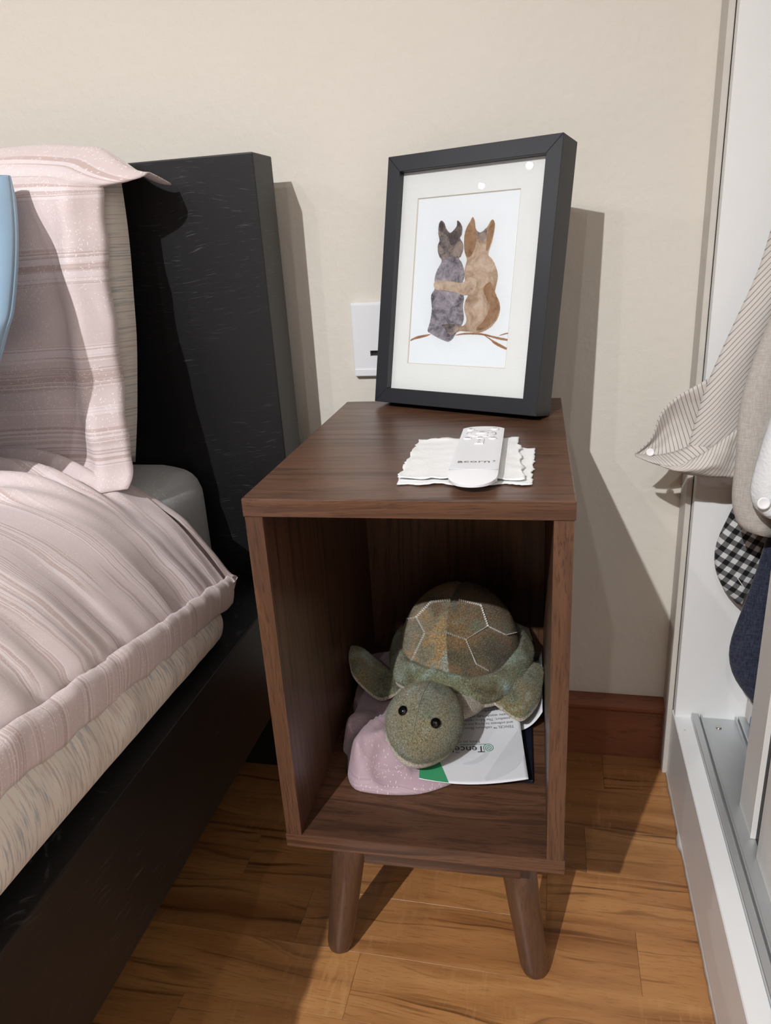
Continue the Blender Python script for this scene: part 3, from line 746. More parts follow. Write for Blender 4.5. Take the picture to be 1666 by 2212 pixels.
# easel strut behind
st = box('easel_strut', FWD/2-0.02, FWD/2+0.02, 0.003, 0.10, -0.002, 0.004, M_FRAME, fr)

# ------------------------------------------------------------------ tissue and remote on top
def tissue_layer(name, pts, z0, par, amp, sd):
    """folded sheet with a torn edge: outline filled as a fan-free grid"""
    N = 56; c = [tuple(q) for q in pts]
    def f(u, v):
        a = [lerp(c[0][k], c[1][k], u) for k in (0,1)]; b = [lerp(c[3][k], c[2][k], u) for k in (0,1)]
        e = min(u, 1-u, v, 1-v)
        x, y = lerp(a[0], b[0], v), lerp(a[1], b[1], v)
        tear = exp(-e*28)
        x += tear*(0.004*nz(u*9, v*9, sd)+0.002*nz(u*31, v*31, sd+2))*(1 if abs(u-.5) > abs(v-.5) else 0.3); y += tear*(0.005*nz(u*8, v*8, sd+5)+0.002*nz(u*27, v*27, sd+7))
        P = ns_w(x, y, 0); return Vector((P.x, P.y, NZ + z0 + amp*(0.5+nz(x*60, y*60, sd))*(0.4+tear)))
    return surf(name, f, N, N, M_TISSUE, par, None, 0.0012, off=-1)
ts = empty('folded_tissue', ns_w(0.2, 0.1, NZ), 0, 'folded white tissue with torn edges lying under the remote', 'tissue')
for nm, pts, z0, amp, sd in (('lower_fold', [(0.139,0.040),(0.2625,0.040),(0.2655,0.160),(0.141,0.180)], 0.0016, 0.0008, 1), ('upper_fold', [(0.1385,0.050),(0.256,0.046),(0.2465,0.194),(0.1385,0.187)], 0.0042, 0.0016, 9)):
    o = tissue_layer(nm, pts, z0, ts, amp, sd); o.location = -Vector(ns_w(0.2, 0.1, NZ))

rm = empty('remote_control', ns_w(0.210, 0.100, NZ+0.0052), NTH, 'slim white remote control lying on a folded tissue', 'remote control')
RL0, RL1, RW, RHt = -0.080, 0.096, 0.0228, 0.0105
def remote_body():
    n = 40; V = []; Fc = []
    def half(y):
        if y < RL0+0.020: 
            t = (y-(RL0-0.006))/0.026; return RW*sqrt(max(0.0, 1-(1-t)**2.4))
        return RW*lerp(1.0, 0.985, (y-RL0)/(RL1-RL0))
    ys = [RL0-0.006+0.026*(1-cos(pi/2*i/14)) for i in range(15)] + [lerp(RL0+0.02, RL1, i/14) for i in range(1, 15)]
    nx = 16
    def z_top(x, y):
        z = RHt - 0.0015*(x/RW)**4
        d = (RL0+0.026) - 0.004*(1-(x/RW)**2) 
        if y < d: z -= 0.0075*((d-y)/0.030)**1.3
        return z
    for y in ys:
        h = max(half(y), 0.0006); yb = y + (0.0035*(1-0) if False else 0)
        for i in range(nx+1):
            x = -h + 2*h*i/nx; yy = y + (0.0045*(1-(x/RW)**2) if y > RL1-0.001 else 0)
            V.append((x, yy, z_top(x, y)))
        for i in range(nx+1):
            x = h - 2*h*i/nx; yy = y + (0.0045*(1-(x/RW)**2) if y > RL1-0.001 else 0)
            V.append((x*0.96, yy, 0.0003 if y > RL0+0.012 else 0.0003+0.0015))
    m_ = 2*(nx+1)
    for j in range(len(ys)-1):
        for i in range(m_): Fc.append((j*m_+i, j*m_+(i+1) % m_, (j+1)*m_+(i+1) % m_, (j+1)*m_+i))
    Fc.append(tuple(range(m_))[::-1]); Fc.append(tuple((len(ys)-1)*m_+i for i in range(m_)))
    o = mesh('body', V, Fc, M_PLASTIC, rm, smooth=False)
    return o
remote_body()
# groove of the battery lid
tube('lid_groove', [(x, RL0+0.0225-0.004*(1-(x/RW)**2)+0.002, RHt-0.0015*(x/RW)**4+0.0001) for x in [RW*0.97*(i/12-1) for i in range(25)]], 0.0005, M_CARDG, rm, 6)
def button(x, y, rx, ry, name='button', h=0.0012):
    o = lathe(name, [(1.0, 0.0), (1.0, h*0.6), (0.86, h), (0.0005, h*1.05)], M_BTN, rm, 24, (x, y, RHt-0.0002)); o.scale = (rx, ry, 1); return o
for bx, by, rx, ry in ((-0.0135, 0.085, 0.0045, 0.0045), (0.0125, 0.088, 0.0045, 0.0045)): button(bx, by, rx, ry)
button(-0.0008, 0.068, 0.0160, 0.0135, 'button_ring', 0.0009); button(-0.0004, 0.0685, 0.0072, 0.0065, 'button', 0.0019)
for bx, by in ((-0.0140, 0.0485), (-0.0010, 0.0495), (0.0120, 0.0485)): button(bx, by, 0.0045, 0.0036)
box('button', -0.0055, 0.0040, 0.0260, 0.0435, RHt-0.0004, RHt+0.0012, M_BTN, rm, 0.0009, 2)

def text(name, body, size, mat, parent, loc, rot=(0,0,0), ext=0.00006, sx=1.0, align='CENTER', sy=1.0, shear=0.0):
    cu = bpy.data.curves.new(name, 'FONT'); cu.body = body; cu.size = size; cu.align_x = align; cu.extrude = ext; cu.resolution_u = 2; cu.shear = shear
    tmp = bpy.data.objects.new('tmp', cu); COL.objects.link(tmp)
    dg = bpy.context.evaluated_depsgraph_get(); dg.update()
    me = bpy.data.meshes.new_from_object(tmp.evaluated_get(dg)); bpy.data.objects.remove(tmp); bpy.data.curves.remove(cu)
    me.materials.clear(); me.materials.append(mat); me.name = name
    o = bpy.data.objects.new(name, me); o.location = loc; o.rotation_euler = rot; o.scale = (sx, sy, 1)
    return link(o, parent)
text('brand_lettering', 'acorn', 0.0108, M_INK, rm, (-0.001, -0.0385, RHt+0.0001), sx=1.25)
text('trademark_lettering', '®', 0.0035, M_INK, rm, (0.0178, -0.0345, RHt+0.0001))
text('button_marking', '⏻' if False else 'O', 0.0040, M_INK, rm, (-0.0135, 0.0838, RHt+0.00125))
for bx, by, ww in ((0.0125, 0.0885, 0.0040), (-0.0004, 0.0690, 0.0050)):
    box('button_marking', bx-ww/2, bx+ww/2, by-0.0005, by+0.0007, RHt+0.0008, RHt+0.00195 if by < .08 else RHt+0.00115, M_INK, rm)
for bx, by, t_ in ((-0.0140, 0.0478, '25%'), (-0.0010, 0.0488, '50%'), (0.0120, 0.0478, '100%')):
    text('button_marking', t_, 0.0030, M_INK, rm, (bx, by, RHt+0.00115))
for bx, by in ((-0.0065, 0.0785), (0.0062, 0.0785), (-0.0115, 0.0700), (0.0108, 0.0700), (-0.0060, 0.0575), (0.0062, 0.0575)):
    box('button_marking', bx-0.0009, bx+0.0009, by-0.0004, by+0.0004, RHt+0.0004, RHt+0.00082, M_INK, rm)
for by in (0.0390, 0.0310):
    text('button_marking', '^' , 0.0080, M_INK, rm, (-0.0008, by-0.0050, RHt+0.00125))

# ------------------------------------------------------------------ inside the nightstand: cloth, cards
FLZ = ZB
# thin dark navy slab laid under the certificate
nb = box('slab', -0.056, 0.060, -0.07, 0.07, 0, 0.0045, M_NAVY, None, 0.0006, 1)
c0 = at_z((1005, 1697), FLZ+0.004); nb.location = (0.168, -0.318, FLZ+0.0002); nb.rotation_euler = (0, 0, NTH+0.02)
tag(nb, 'thin dark navy booklet lying under the white certificate', 'slab')

ce = empty('certificate', (0.16, -0.33, FLZ), 0, 'white printed fabric certificate with green corner under the toy turtle', 'certificate')
CO = Vector((0.16, -0.33, FLZ))
# local axes of the card: printed upside down as seen from the front
c_fl, c_fr = at_z((905, 1683), FLZ+0.016), at_z((1142, 1684), FLZ+0.016)
CXV = (c_fr - c_fl); CXV.z = 0; CWD = CXV.length; CXV.normalize(); CYV = Vector((-CXV.y, CXV.x, 0)); CLN = 0.185
def card_z(a, b):
    # gently curled sheet: middle of the front edge lowest
    s = a/CWD
    return 0.0130 + 0.004*s*s + 0.004*(1-s)**4*(1-b/CLN) + 0.010*sstep(0.3, 1.0, b/CLN)*s
def card_pt(a, b, dz=0.0):
    sag = -0.006*sin(pi*min(1, max(0, a/CWD)))*max(0, 1-b/0.05)
    P = c_fl + CXV*a + CYV*(b+sag); return Vector((P.x, P.y, FLZ + card_z(a, b) + dz)) - CO
surf('sheet', lambda u, v: card_pt(u*CWD, v*CLN), 30, 40, M_CARD, ce, None, 0.0005, off=-1)
def card_patch(name, outline, mat, dz, n=1):
    """flat print following the sheet; outline in mm-like card coordinates (a,b)"""
    bm = bmesh.new(); f = bm.faces.new([bm.verts.new((a, b, 0)) for a, b in outline])
    bmesh.ops.triangulate(bm, faces=[f])
    for i in range(n): bmesh.ops.subdivide_edges(bm, edges=bm.edges, cuts=1, use_grid_fill=True); bmesh.ops.triangulate(bm, faces=bm.faces)
    for v in bm.verts: v.co = card_pt(v.co.x, v.co.y, dz)
    bmesh.ops.recalc_face_normals(bm, faces=bm.faces)
    return from_bm(name, bm, mat, ce)
def card_ab(px):
    P = at_z(px, FLZ+0.015); d = P - c_fl; return d.dot(CXV), d.dot(CYV)
ga = CWD*0.275
card_patch('green_corner', [(0.0002, 0.0004), (ga, 0.0002), (ga*0.80, 0.022), (ga*0.55, 0.05), (0.0002, 0.05)], M_GREEN, 0.0004, 4)
def swoosh(cx, cy, r, w0, a0, a1):
    out = []; inn = []
    for i in range(17):
        q = lerp(a0, a1, i/16); ww = w0*sin(pi*min(1, 0.12+i/16*0.9))
        out.append((cx+(r+ww)*cos(q), cy+(r+ww)*sin(q))); inn.append((cx+r*cos(q), cy+r*sin(q)))
    pts = [(min(CWD-0.0003, max(0.0003, a)), min(CLN, max(0.0003, b))) for a, b in out + inn[::-1]]
    card_patch('grey_swoosh', pts, M_CARDG, 0.0003, 1)
swoosh(0.050, 0.075, 0.072, 0.012, -1.2, 0.25); swoosh(0.045, 0.072, 0.040, 0.007, -1.4, -0.1)
def card_text(body, size, px, mat, align='LEFT', sx=1.0, shear=0.0, bold=False, name='printed_text'):
    """text printed the other way up; px is the point where its first letter stands (seen upside down at the right)"""
    a, b = card_ab(px)
    o = text(name, body, size, mat, None, (0,0,0), ext=0.0, align=align, sx=1.0, shear=shear)
    me = o.data
    for v in me.vertices:
        x, y = v.co.x*sx, v.co.y
        v.co = card_pt(a - x, b - y, 0.0006)
    o.parent = ce; me.update(); return o
card_text('Tencel', 0.0165, (1047, 1612), M_TXT, sx=0.90)
card_text('™', 0.006, (994, 1621), M_TXT)
card_text('Feels so right', 0.0068, (1037, 1600), M_TXT2, sx=0.95)
for body, px in (('TENCEL™ cellulosic fibres have epitom', (1110, 1572)), ('and softness to bring out the ultimate fi', (1108, 1564.5)), ('comfort. The fabric retains its colour', (1102, 1556.5)), ('remains wonderfully soft even after m', (1108, 1549)), ('This certificate is specially', (1088, 1539)), ('from Decorator Group', (1080, 1533))):
    card_text(body, 0.0066, px, M_TXT2, sx=0.86)
# spiral leaf logo with its green line
la, lb = card_ab((1056, 1616))
sp = []
for i in range(60):
    q = i/59*2*pi*2.6; r = 0.0007 + 0.0060*i/59; sp.append(card_pt(la + r*cos(q), lb + r*sin(q)*1.25, 0.0006))
tube('logo_spiral', sp, 0.00035, M_GREEN2, ce, 5)
l0, l1 = card_ab((1050, 1608)), card_ab((994, 1608))
tube('logo_line', [card_pt(lerp(l0[0], l1[0], i/8), lerp(l0[1], l1[1], i/8), 0.0006) for i in range(9)], 0.0003, M_GREEN2, ce, 5)

# second sheet standing at the right behind the flipper
def sheet2(u, v):
    a = Vector((0.200, -0.300)); b = Vector((0.2395, -0.288)); c = Vector((0.200, -0.14)); d = Vector((0.2358, -0.14))
    P = a.lerp(b, u).lerp(c.lerp(d, u), v); return Vector((P.x, P.y, FLZ + 0.0062 + 0.026*u**3))
s2 = surf('paper_slip', sheet2, 10, 12, M_CARD, None, None, 0.0005); tag(s2, 'curled white paper slip between certificate and nightstand side panel', 'paper')

# pink fabric bundle
cl = empty('fabric_bag', (0.06, -0.27, FLZ), 0, 'crumpled pink-mauve glittery fabric bag under the turtle', 'fabric bag')
CL = Vector((0.06, -0.27, FLZ))
HC = at_y((917, 1561), -0.372)           # centre of the toy's head
BAGF = []
for pts, am, sg in (([(742,1520),(748,1570),(758,1620),(780,1670),(815,1700),(860,1706)], 0.020, 0.0085), ([(775,1650),(800,1612),(845,1580),(900,1560)], 0.024, 0.0095), ([(808,1690),(797,1660),(812,1632),(860,1612)], 0.016, 0.0065), ([(755,1470),(800,1480),(850,1490)], 0.018, 0.010), ([(860,1700),(880,1670),(900,1640)], 0.010, 0.006)):
    W_ = [tuple(at_z(p, FLZ+0.015)) for p in pts]
    BAGF.append(([Vector(crom(W_, i/70)).to_2d() for i in range(71)], am, sg))
def bag(u, v):
    """flattened bundle: polar blob with folds"""
    a = u*2*pi; r = v
    # outline radius by direction (x right, y back) around (0.06,-0.26)
    out = {0: 0.115, 30: 0.13, 60: 0.125, 90: 0.13, 120: 0.135, 150: 0.105, 180: 0.073, 200: 0.068, 220: 0.078, 240: 0.115, 262: 0.165, 285: 0.165, 305: 0.158, 318: 0.135, 340: 0.12, 360: 0.115}
    ks = sorted(out); dg = math.degrees(a)
    for k0, k1 in zip(ks, ks[1:]):
        if k0 <= dg <= k1: R = lerp(out[k0], out[k1], sstep(k0, k1, dg) if k1 > k0 else 0); break
    x = 0.055 + R*r*cos(a); y = -0.265 + R*r*sin(a)
    x = max(-0.0145, min(0.2455, x)); y = min(-0.105, y)
    h = 0.034*max(0, 1-r**3)**0.5
    f = 0.011*sin(x*62 - y*46 + 2.4*nz(x*11, y*11, 1)) + 0.010*nz(x*17, y*17, 7)
    h2 = h*(0.75 + 0.35*nz(x*20, y*20, 2)) + f*(1-r**4)*0.65
    for P_, am, sg in BAGF:
        q = Vector((x, y)); dm = min((q-p_).length for p_ in P_); h2 += am*exp(-(dm/sg)**2)*max(0.0, 1-r**10)
    if x < 0.03: h2 += 0.020*(0.03-x)/0.04*(1-r**6)
    front = sstep(-0.36, -0.42, y); h2 *= 1-0.55*front
    h2 = min(h2, lerp(0.040, 0.0175, sstep(-0.345, -0.30, y)))
    dh = sqrt((x-HC.x)**2 + (y-HC.y)**2)          # the head rests on the bundle and presses it down
    if dh < 0.056: h2 = min(h2, max(0.0, HC.z - 0.046*sqrt(1-(dh/0.056)**2) - FLZ - 0.0050))
    dd = Vector((x, y, 0)) - c_fl; ca, cb = dd.dot(CXV), dd.dot(CYV)
    if ca > -0.012 and cb > -0.012: h2 = min(h2, max(0.0, card_z(max(0, ca), max(0, min(CLN, cb))) - 0.0075))
    if 0.103 < x < 0.236 and -0.396 < y < -0.240: h2 = max(h2, 0.0046)     # lies over the booklet
    return Vector((x, y, FLZ + 0.0015 + max(0.0, h2) + 0.004*(1-r**8))) - CL
surf('outer_fabric', bag, 180, 80, M_PINKBAG, cl, lambda u, v: (v*0.16*cos(u*2*pi), v*0.16*sin(u*2*pi)), 0.001)
# ------------------------------------------------------------------ plush turtle
TC = Vector((0.125, -0.205, 0.314))     # centre of the shell's base
tu = empty('toy_turtle', (TC.x, TC.y, TC.z), 0, 'plush sea turtle toy with mottled olive shell and stitched scutes', 'soft toy')
SA, SBf, SBb, SHt = 0.081, 0.086, 0.083, 0.086
def shell_z(x, y):
    b = SBf if y < 0 else SBb
    r2 = (x/SA)**2 + (y/b)**2
    return SHt*max(0.0, 1-r2**1.15)**0.62
def seam_x(y):   # centre seam drifts to the left towards the front
    return lerp(-0.016, 0.0, max(0, min(1, (y+0.09)/0.12)))
def shell_half(side):
    def f(u, v):
        # u across from seam to rim, v front to back
        y = lerp(-SBf, SBb, 0.5-0.5*cos(pi*v)); b = SBf if y < 0 else SBb
        xe = SA*sqrt(max(0.0, 1-(y/b)**2)); sx = seam_x(y)*sqrt(max(0.0, 1-(y/b)**2))
        t = sin(u*pi/2); x = lerp(sx, side*xe, t)
        groove = 0.0025*exp(-((u)/0.03)**2)
        return Vector((x, y, shell_z(x, y)-groove))
    return f
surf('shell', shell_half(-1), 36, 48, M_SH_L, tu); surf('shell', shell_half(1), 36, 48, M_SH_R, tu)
def shell_hit(px):
    d = ray(px); t0 = 0.6
    for i in range(900):
        P = CAM + d*(t0 + i*0.0006) - TC
        b = SBf if P.y < 0 else SBb
        if (P.x/SA)**2 + (P.y/b)**2 < 0.999 and P.z <= shell_z(P.x, P.y): return P
    return None
def shell_n(P):
    e = 1e-3; gx = (shell_z(P.x+e, P.y)-shell_z(P.x-e, P.y))/(2*e); gy = (shell_z(P.x, P.y+e)-shell_z(P.x, P.y-e))/(2*e)
    return Vector((-gx, -gy, 1)).normalized()
A=(901,1334);B_=(919,1368);C_=(964,1366);D_=(1007,1381);E_=(1053,1353);F_=(1092,1372);G_=(1116,1366);H_=(1029,1434);I_=(1056,1449);J_=(890,1428);K_=(881,1338)
segs = [(K_,A),(A,B_),(B_,C_),(C_,D_),(D_,E_),(E_,F_),(F_,G_),(D_,H_),(H_,I_),(B_,J_),(E_,(1038,1308)),(A,(933,1301)),((1038,1308),(990,1297)),((933,1301),(975,1297))]
bm = bmesh.new(); dash = []
for si, (a, b) in enumerate(segs):
    L = sqrt((a[0]-b[0])**2 + (a[1]-b[1])**2); n = max(3, int(L/4.4)); wd = 0.0013 if si in (3, 7, 8) else 0.0009
    for i in range(n):
        P = shell_hit((lerp(a[0], b[0], i/n), lerp(a[1], b[1], i/n))); Q = shell_hit((lerp(a[0], b[0], (i+0.68)/n), lerp(a[1], b[1], (i+0.68)/n)))
        if not P or not Q or (P-Q).length > 0.02 or (P-Q).length < 1e-5: continue
        N = shell_n(P); s_ = (Q-P).cross(N).normalized()*wd
        up_ = N*0.0034; lo_ = N*-0.0005
        vs_ = [bm.verts.new(p) for p in (P-s_+lo_, P+s_+lo_, P+up_, Q-s_+lo_, Q+s_+lo_, Q+up_)]
        for f in ((0,2,5,3), (1,4,5,2), (0,1,2), (3,5,4), (0,3,4,1)): bm.faces.new([vs_[k] for k in f])
from_bm('stitching', bm, M_THREAD, tu)
# padded rim round the shell, a little wavy
def rim(u, v):
    a = u*2*pi; q = v*2*pi
    b = SBf if sin(a) < 0 else SBb
    front = max(0, -sin(a))
    ex = 1 + 0.05*sin(a*5+0.6)*0.4
    cx, cy = (SA+0.005)*cos(a)*ex, (b+0.007)*sin(a)*ex
    nx_, ny_ = cos(a), sin(a)
    rw, rh = 0.0130+0.002*nz(cos(a)*2, sin(a)*2, 3)+0.003*front, 0.0120
    cz = -0.002 + 0.006*sin(a*3+1.2)*front + 0.004*nz(cos(a)*3, sin(a)*3, 1) - 0.004*front
    d = cos(q)*rw; e = sin(q)*rh - 0.50*max(0, cos(q))*0.022
    return Vector((cx+nx_*d, cy+ny_*d, cz+e))
surf('shell_rim', rim, 96, 16, M_RIM, tu, None, 0, True, True)
def belly(u, v):
    a = u*2*pi; b = SBf if sin(a) < 0 else SBb
    r = cos(v*pi/2); return Vector(((SA+0.012)*cos(a)*r, (b+0.012)*sin(a)*r, -0.008-0.040*sin(v*pi/2)**0.8))
surf('belly', belly, 48, 10, M_BELLY, tu, None, 0, True, True)
# cream lip under the rim at the front
tube('rim_lining', [Vector(((SA+0.014)*cos(a), (SBf+0.014)*sin(a), -0.026+0.005*sin(a*3+1.2))) for a in [pi*1.12 + pi*0.76*i/40 for i in range(41)]], 0.0065, M_BELLY, tu, 10)

# head: turned down and to the left
HC = at_y((917, 1561), -0.372)
hd_dir = (at_y((890, 1642), -0.425) - HC); hd_dir.normalize()      # towards the nose
def ellips(name, C0, dirv, upv_, ra, rb, rc, mat, parent, org, shape=None, nu=40, nv=26):
    d = dirv.normalized(); s = d.cross(upv_).normalized(); t = s.cross(d).normalized()
    def f(u, v):
        a = u*2*pi; q = v*pi
        l, m_, n = -cos(q), sin(q)*cos(a), sin(q)*sin(a)
        if shape: l, m_, n = shape(l, m_, n)
        return C0 - org + d*(l*ra) + s*(m_*rb) + t*(n*rc)
    return surf(name, f, nu, nv, mat, parent, None, 0, True, True)
def hshape(l, m_, n):
    k = 1.0 - 0.18*max(0, l)**2; return l, m_*k*(1+0.05*(1-l*l)), (n if n > 0 else n*0.92)*k
view_up = Vector((0.0, -0.25, 1.0))
hd = ellips('head', HC, hd_dir, view_up, 0.0540, 0.0440, 0.0420, M_HEAD, tu, TC, hshape)
s_ = hd_dir.cross(view_up).normalized(); t_ = s_.cross(hd_dir).normalized()
# cream chin under the head
ellips('chin', HC + hd_dir*0.001 - t_*0.0125 + s_*0.003, hd_dir, view_up, 0.0525, 0.0430, 0.0335, M_BELLY, tu, TC, hshape)
tube('head_seam', [HC - TC + hd_dir*(0.0540*sin(q)) + t_*(0.0420*cos(q)*(1.0-0.18*max(0, sin(q))**2)) + s_*0.0 for q in [lerp(-0.9, 0.75, i/24) for i in range(25)]], 0.0005, M_SEAM2, tu, 6)
def head_hit(px):
    d = ray(px); A_ = (0.054, 0.044, 0.042)
    o = CAM - HC; ol = Vector((o.dot(hd_dir)/A_[0], o.dot(s_)/A_[1], o.dot(t_)/A_[2])); dl = Vector((d.dot(hd_dir)/A_[0], d.dot(s_)/A_[1], d.dot(t_)/A_[2]))
    a = dl.dot(dl); b = 2*ol.dot(dl); c = ol.dot(ol)-1; D = b*b-4*a*c
    return CAM + d*((-b-sqrt(max(0, D)))/(2*a))
for px in ((870, 1535), (942, 1562)):
    P = head_hit(px); N = (P-HC).normalized()
    ellips('eye', P - N*0.001, N, Vector((0,0,1)), 0.0052, 0.0062, 0.0062, M_EYE, tu, TC, None, 20, 12)
# neck
n0 = HC - hd_dir*0.020; n1 = TC + Vector((0.026, -0.060, -0.036))
tube('neck', [n0.lerp(n1, i/10) - TC + Vector((0.010*sin(pi*i/10), 0, -0.004*sin(pi*i/10))) for i in range(11)], [0.0235 + 0.001*sin(pi*i/10) for i in range(11)], M_BELLY, tu, 20, 0.62)

# flippers: upper plush face, cream lining, both following the outline seen in the picture
def flipper(outline, zs, thick, lift):
    """outline: picture points; zs: heights above the shelf for each"""
    W_ = [at_z(p, FLZ+z) for p, z in zip(outline, zs)]
    n = len(W_); N = 72
    loop = []
    for i in range(N):
        s = i/N*n; k = int(s); f = s-k
        p0, p1, p2, p3 = W_[(k-1) % n], W_[k % n], W_[(k+1) % n], W_[(k+2) % n]
        loop.append(0.5*((2*p1)+(-p0+p2)*f+(2*p0-5*p1+4*p2-p3)*f*f+(-p0+3*p1-3*p2+p3)*f**3))
    C0 = sum(loop, Vector())/N
    def up(u, v):
        p = loop[int(round(u*N)) % N]; r = 1-v
        q = C0.lerp(p, r); q = q + Vector((0, 0, lift*max(0, 1-r**2.6) + 0.002*nz(q.x*60, q.y*60, 3))); return q - TC
    def dn(u, v):
        p = loop[int(round(u*N)) % N]; r = (1-v)
        q = C0.lerp(p, r*1.035); return q + Vector((0, 0, -thick*(0.35+0.65*max(0, 1-r**4)))) - TC
    fl = surf('flipper', up, N, 12, M_FLIP, tu, None, 0, True, True)
    lo = surf('lining', dn, N, 8, M_BELLY, fl, None, 0, True, True)
    # side strip joining both faces
    V = [loop[i % N] - TC for i in range(N)] + [C0.lerp(loop[i], 1.035) + Vector((0,0,-thick*0.35)) - TC for i in range(N)]
    mesh('edge', V, [(i, (i+1) % N, N+(i+1) % N, N+i) for i in range(N)], M_BELLY, fl)
flipper([(756, 1402), (780, 1398), (812, 1425), (840, 1450), (868, 1468), (866, 1485), (840, 1503), (818, 1506), (790, 1486), (762, 1452)], [.090, .082, .062, .054, .050, .042, .036, .038, .056, .076], 0.010, 0.010)
flipper([(1058, 1500), (1090, 1478), (1120, 1452), (1150, 1434), (1171, 1440), (1172, 1470), (1162, 1515), (1138, 1545), (1118, 1550), (1090, 1532)], [.050, .054, .056, .056, .054, .048, .040, .036, .036, .042], 0.010, 0.012)
# rear flippers and tail, mostly hidden in the shade of the shelf
for sx in (-1, 1):
    tube('rear_flipper', [Vector((sx*0.050, 0.070, -0.014)), Vector((sx*0.070, 0.084, -0.020)), Vector((sx*0.086, 0.086, -0.028)), Vector((sx*0.094, 0.080, -0.036))], [0.016, 0.022, 0.018, 0.006], M_FLIP, tu, 14, 0.45)

# short plush pile: tiny tufts standing on each part of the toy
def pile(o, per_m2, length, width, seed):
    rnd = random.Random(seed); me = o.data; V = []; Fc = []
    me.calc_loop_triangles()
    for t in me.loop_triangles:
        p = [me.vertices[i].co for i in t.vertices]; N0 = (p[1]-p[0]).cross(p[2]-p[0]); ar = N0.length/2
        if ar < 1e-10: continue
        ns_ = [me.vertices[i].normal for i in t.vertices]
        k = ar*per_m2; k = int(k) + (1 if rnd.random() < k-int(k) else 0)
        for _ in range(k):
            a, b = rnd.random(), rnd.random()
            if a+b > 1: a, b = 1-a, 1-b
            q = p[0]*(1-a-b) + p[1]*a + p[2]*b; n = (ns_[0]*(1-a-b) + ns_[1]*a + ns_[2]*b).normalized()
            d = (n + Vector((rnd.uniform(-.7,.7), rnd.uniform(-.7,.7), rnd.uniform(-.7,.7)))).normalized()
            s1 = d.cross(Vector((rnd.uniform(-1,1), rnd.uniform(-1,1), rnd.uniform(-1,1)))).normalized()*width
            i = len(V); V += [q-s1-n*0.0004, q+s1-n*0.0004, q+d*length*rnd.uniform(0.6, 1.15)]; Fc.append((i, i+1, i+2))
    f = mesh('pile', V, Fc, me.materials[0], o, smooth=False); f['kind'] = 'stuff'
for i, o in enumerate([c for c in tu.children if c.name.split('.')[0] in ('shell', 'shell_rim', 'head', 'flipper')]):
    flip = o.data.polygons[0].normal
    bm = bmesh.new(); bm.from_mesh(o.data); bmesh.ops.recalc_face_normals(bm, faces=bm.faces); bm.to_mesh(o.data); bm.free()
    c0 = sum((v.co for v in o.data.vertices), Vector())/len(o.data.vertices)
    pz = max(o.data.polygons, key=lambda q: q.center.z)
    if pz.normal.z < 0: o.data.flip_normals()
    o.data.update(); pile(o, 1.6e6, 0.0024, 0.00022, 11+i)

# ------------------------------------------------------------------ wardrobe
WX = 0.4385; WZ = 0.1245
wr = empty('wardrobe', (WX, -1.0, 0), 0, 'white built-in wardrobe with sliding door standing open', 'wardrobe')
def wp(o): o.location = (-WX, 1.0, 0); return o
wp(box('plinth', WX, WX+0.016, -2.4, -0.0465, 0.0, WZ-0.0008, M_WHITE, wr, 0.0008, 1))
wp(box('base_panel', WX+0.0005, 1.10, -2.4, -0.0465, WZ-0.018, WZ, M_WHITE, wr, 0.0008, 1))
wp(box('side_panel', WX+0.0015, 1.10, -0.0645, -0.0465, WZ-0.0005, 2.40, M_WHITE_IN, wr, 0.0008, 1))
wp(box('side_panel', WX+0.0015, 1.10, -2.42, -2.40, 0.0, 2.40, M_WHITE_IN, wr, 0.0008, 1))
wp(box('back_panel', 1.095, 1.115, -2.42, -0.0465, 0.0, 2.40, M_WHITE_IN, wr))
wp(box('top_panel', WX, 1.10, -2.42, -0.0465, 2.40, 2.42, M_WHITE_IN, wr))
tk = wp(box('door_track', WX+0.0245, WX+0.108, -2.40, -0.0650, WZ, WZ+0.0022, M_ALU, wr, 0.0004, 1))
for x0, x1, h in ((0.0245, 0.0345, 0.0095), (0.0372, 0.0392, 0.0085), (0.0870, 0.0888, 0.0085), (0.0918, 0.1075, 0.0095)):
    o = box('track_rib', WX+x0, WX+x1, -2.40, -0.0650, WZ+0.002, WZ+h, M_ALU, tk, 0.0018 if h > .007 else 0.0006, 3)
lathe('screw', [(0.0042, 0.0), (0.0042, 0.0010), (0.0030, 0.0018), (0.0008, 0.0018)], M_STEEL, tk, 16, (0.499, -0.0885, WZ+0.0022))
lathe('screw', [(0.0014, 0.0), (0.0014, 0.0003), (0.0008, 0.0004)], M_CAULK, tk, 10, (0.4495, -0.098, WZ))
# sliding door: stile, black finger channel, panel
dr = empty('sliding_door', (0.512, -0.8, WZ+0.0022), 0, 'white sliding wardrobe door with black finger channel near its edge', 'door')
def dp(o): o.location = (-0.512, 0.8, -(WZ+0.0022)); return o
dp(box('stile', 0.4935, 0.525, -0.3125, -0.2530, WZ+0.0025, 2.37, M_DOORW, dr, 0.0008, 1))
dp(box('finger_channel', 0.4995, 0.525, -0.3420, -0.3120, WZ+0.0025, 2.37, M_BLACK, dr))
dp(box('panel', 0.4935, 0.525, -1.25, -0.3415, WZ+0.0025, 2.37, M_DOORW, dr, 0.0008, 1))
d2 = box('sliding_door', 0.530, 0.5455, -2.35, -1.15, WZ+0.0094, 2.37, M_DOORW, None, 0.0008, 1)
tag(d2, 'plain white sliding wardrobe door on the inner track', 'door')
wp(tube('clothes_rail', [(0.80, -2.40, 1.62), (0.80, -0.0645, 1.62)], 0.0125, M_ALU, wr, 16))

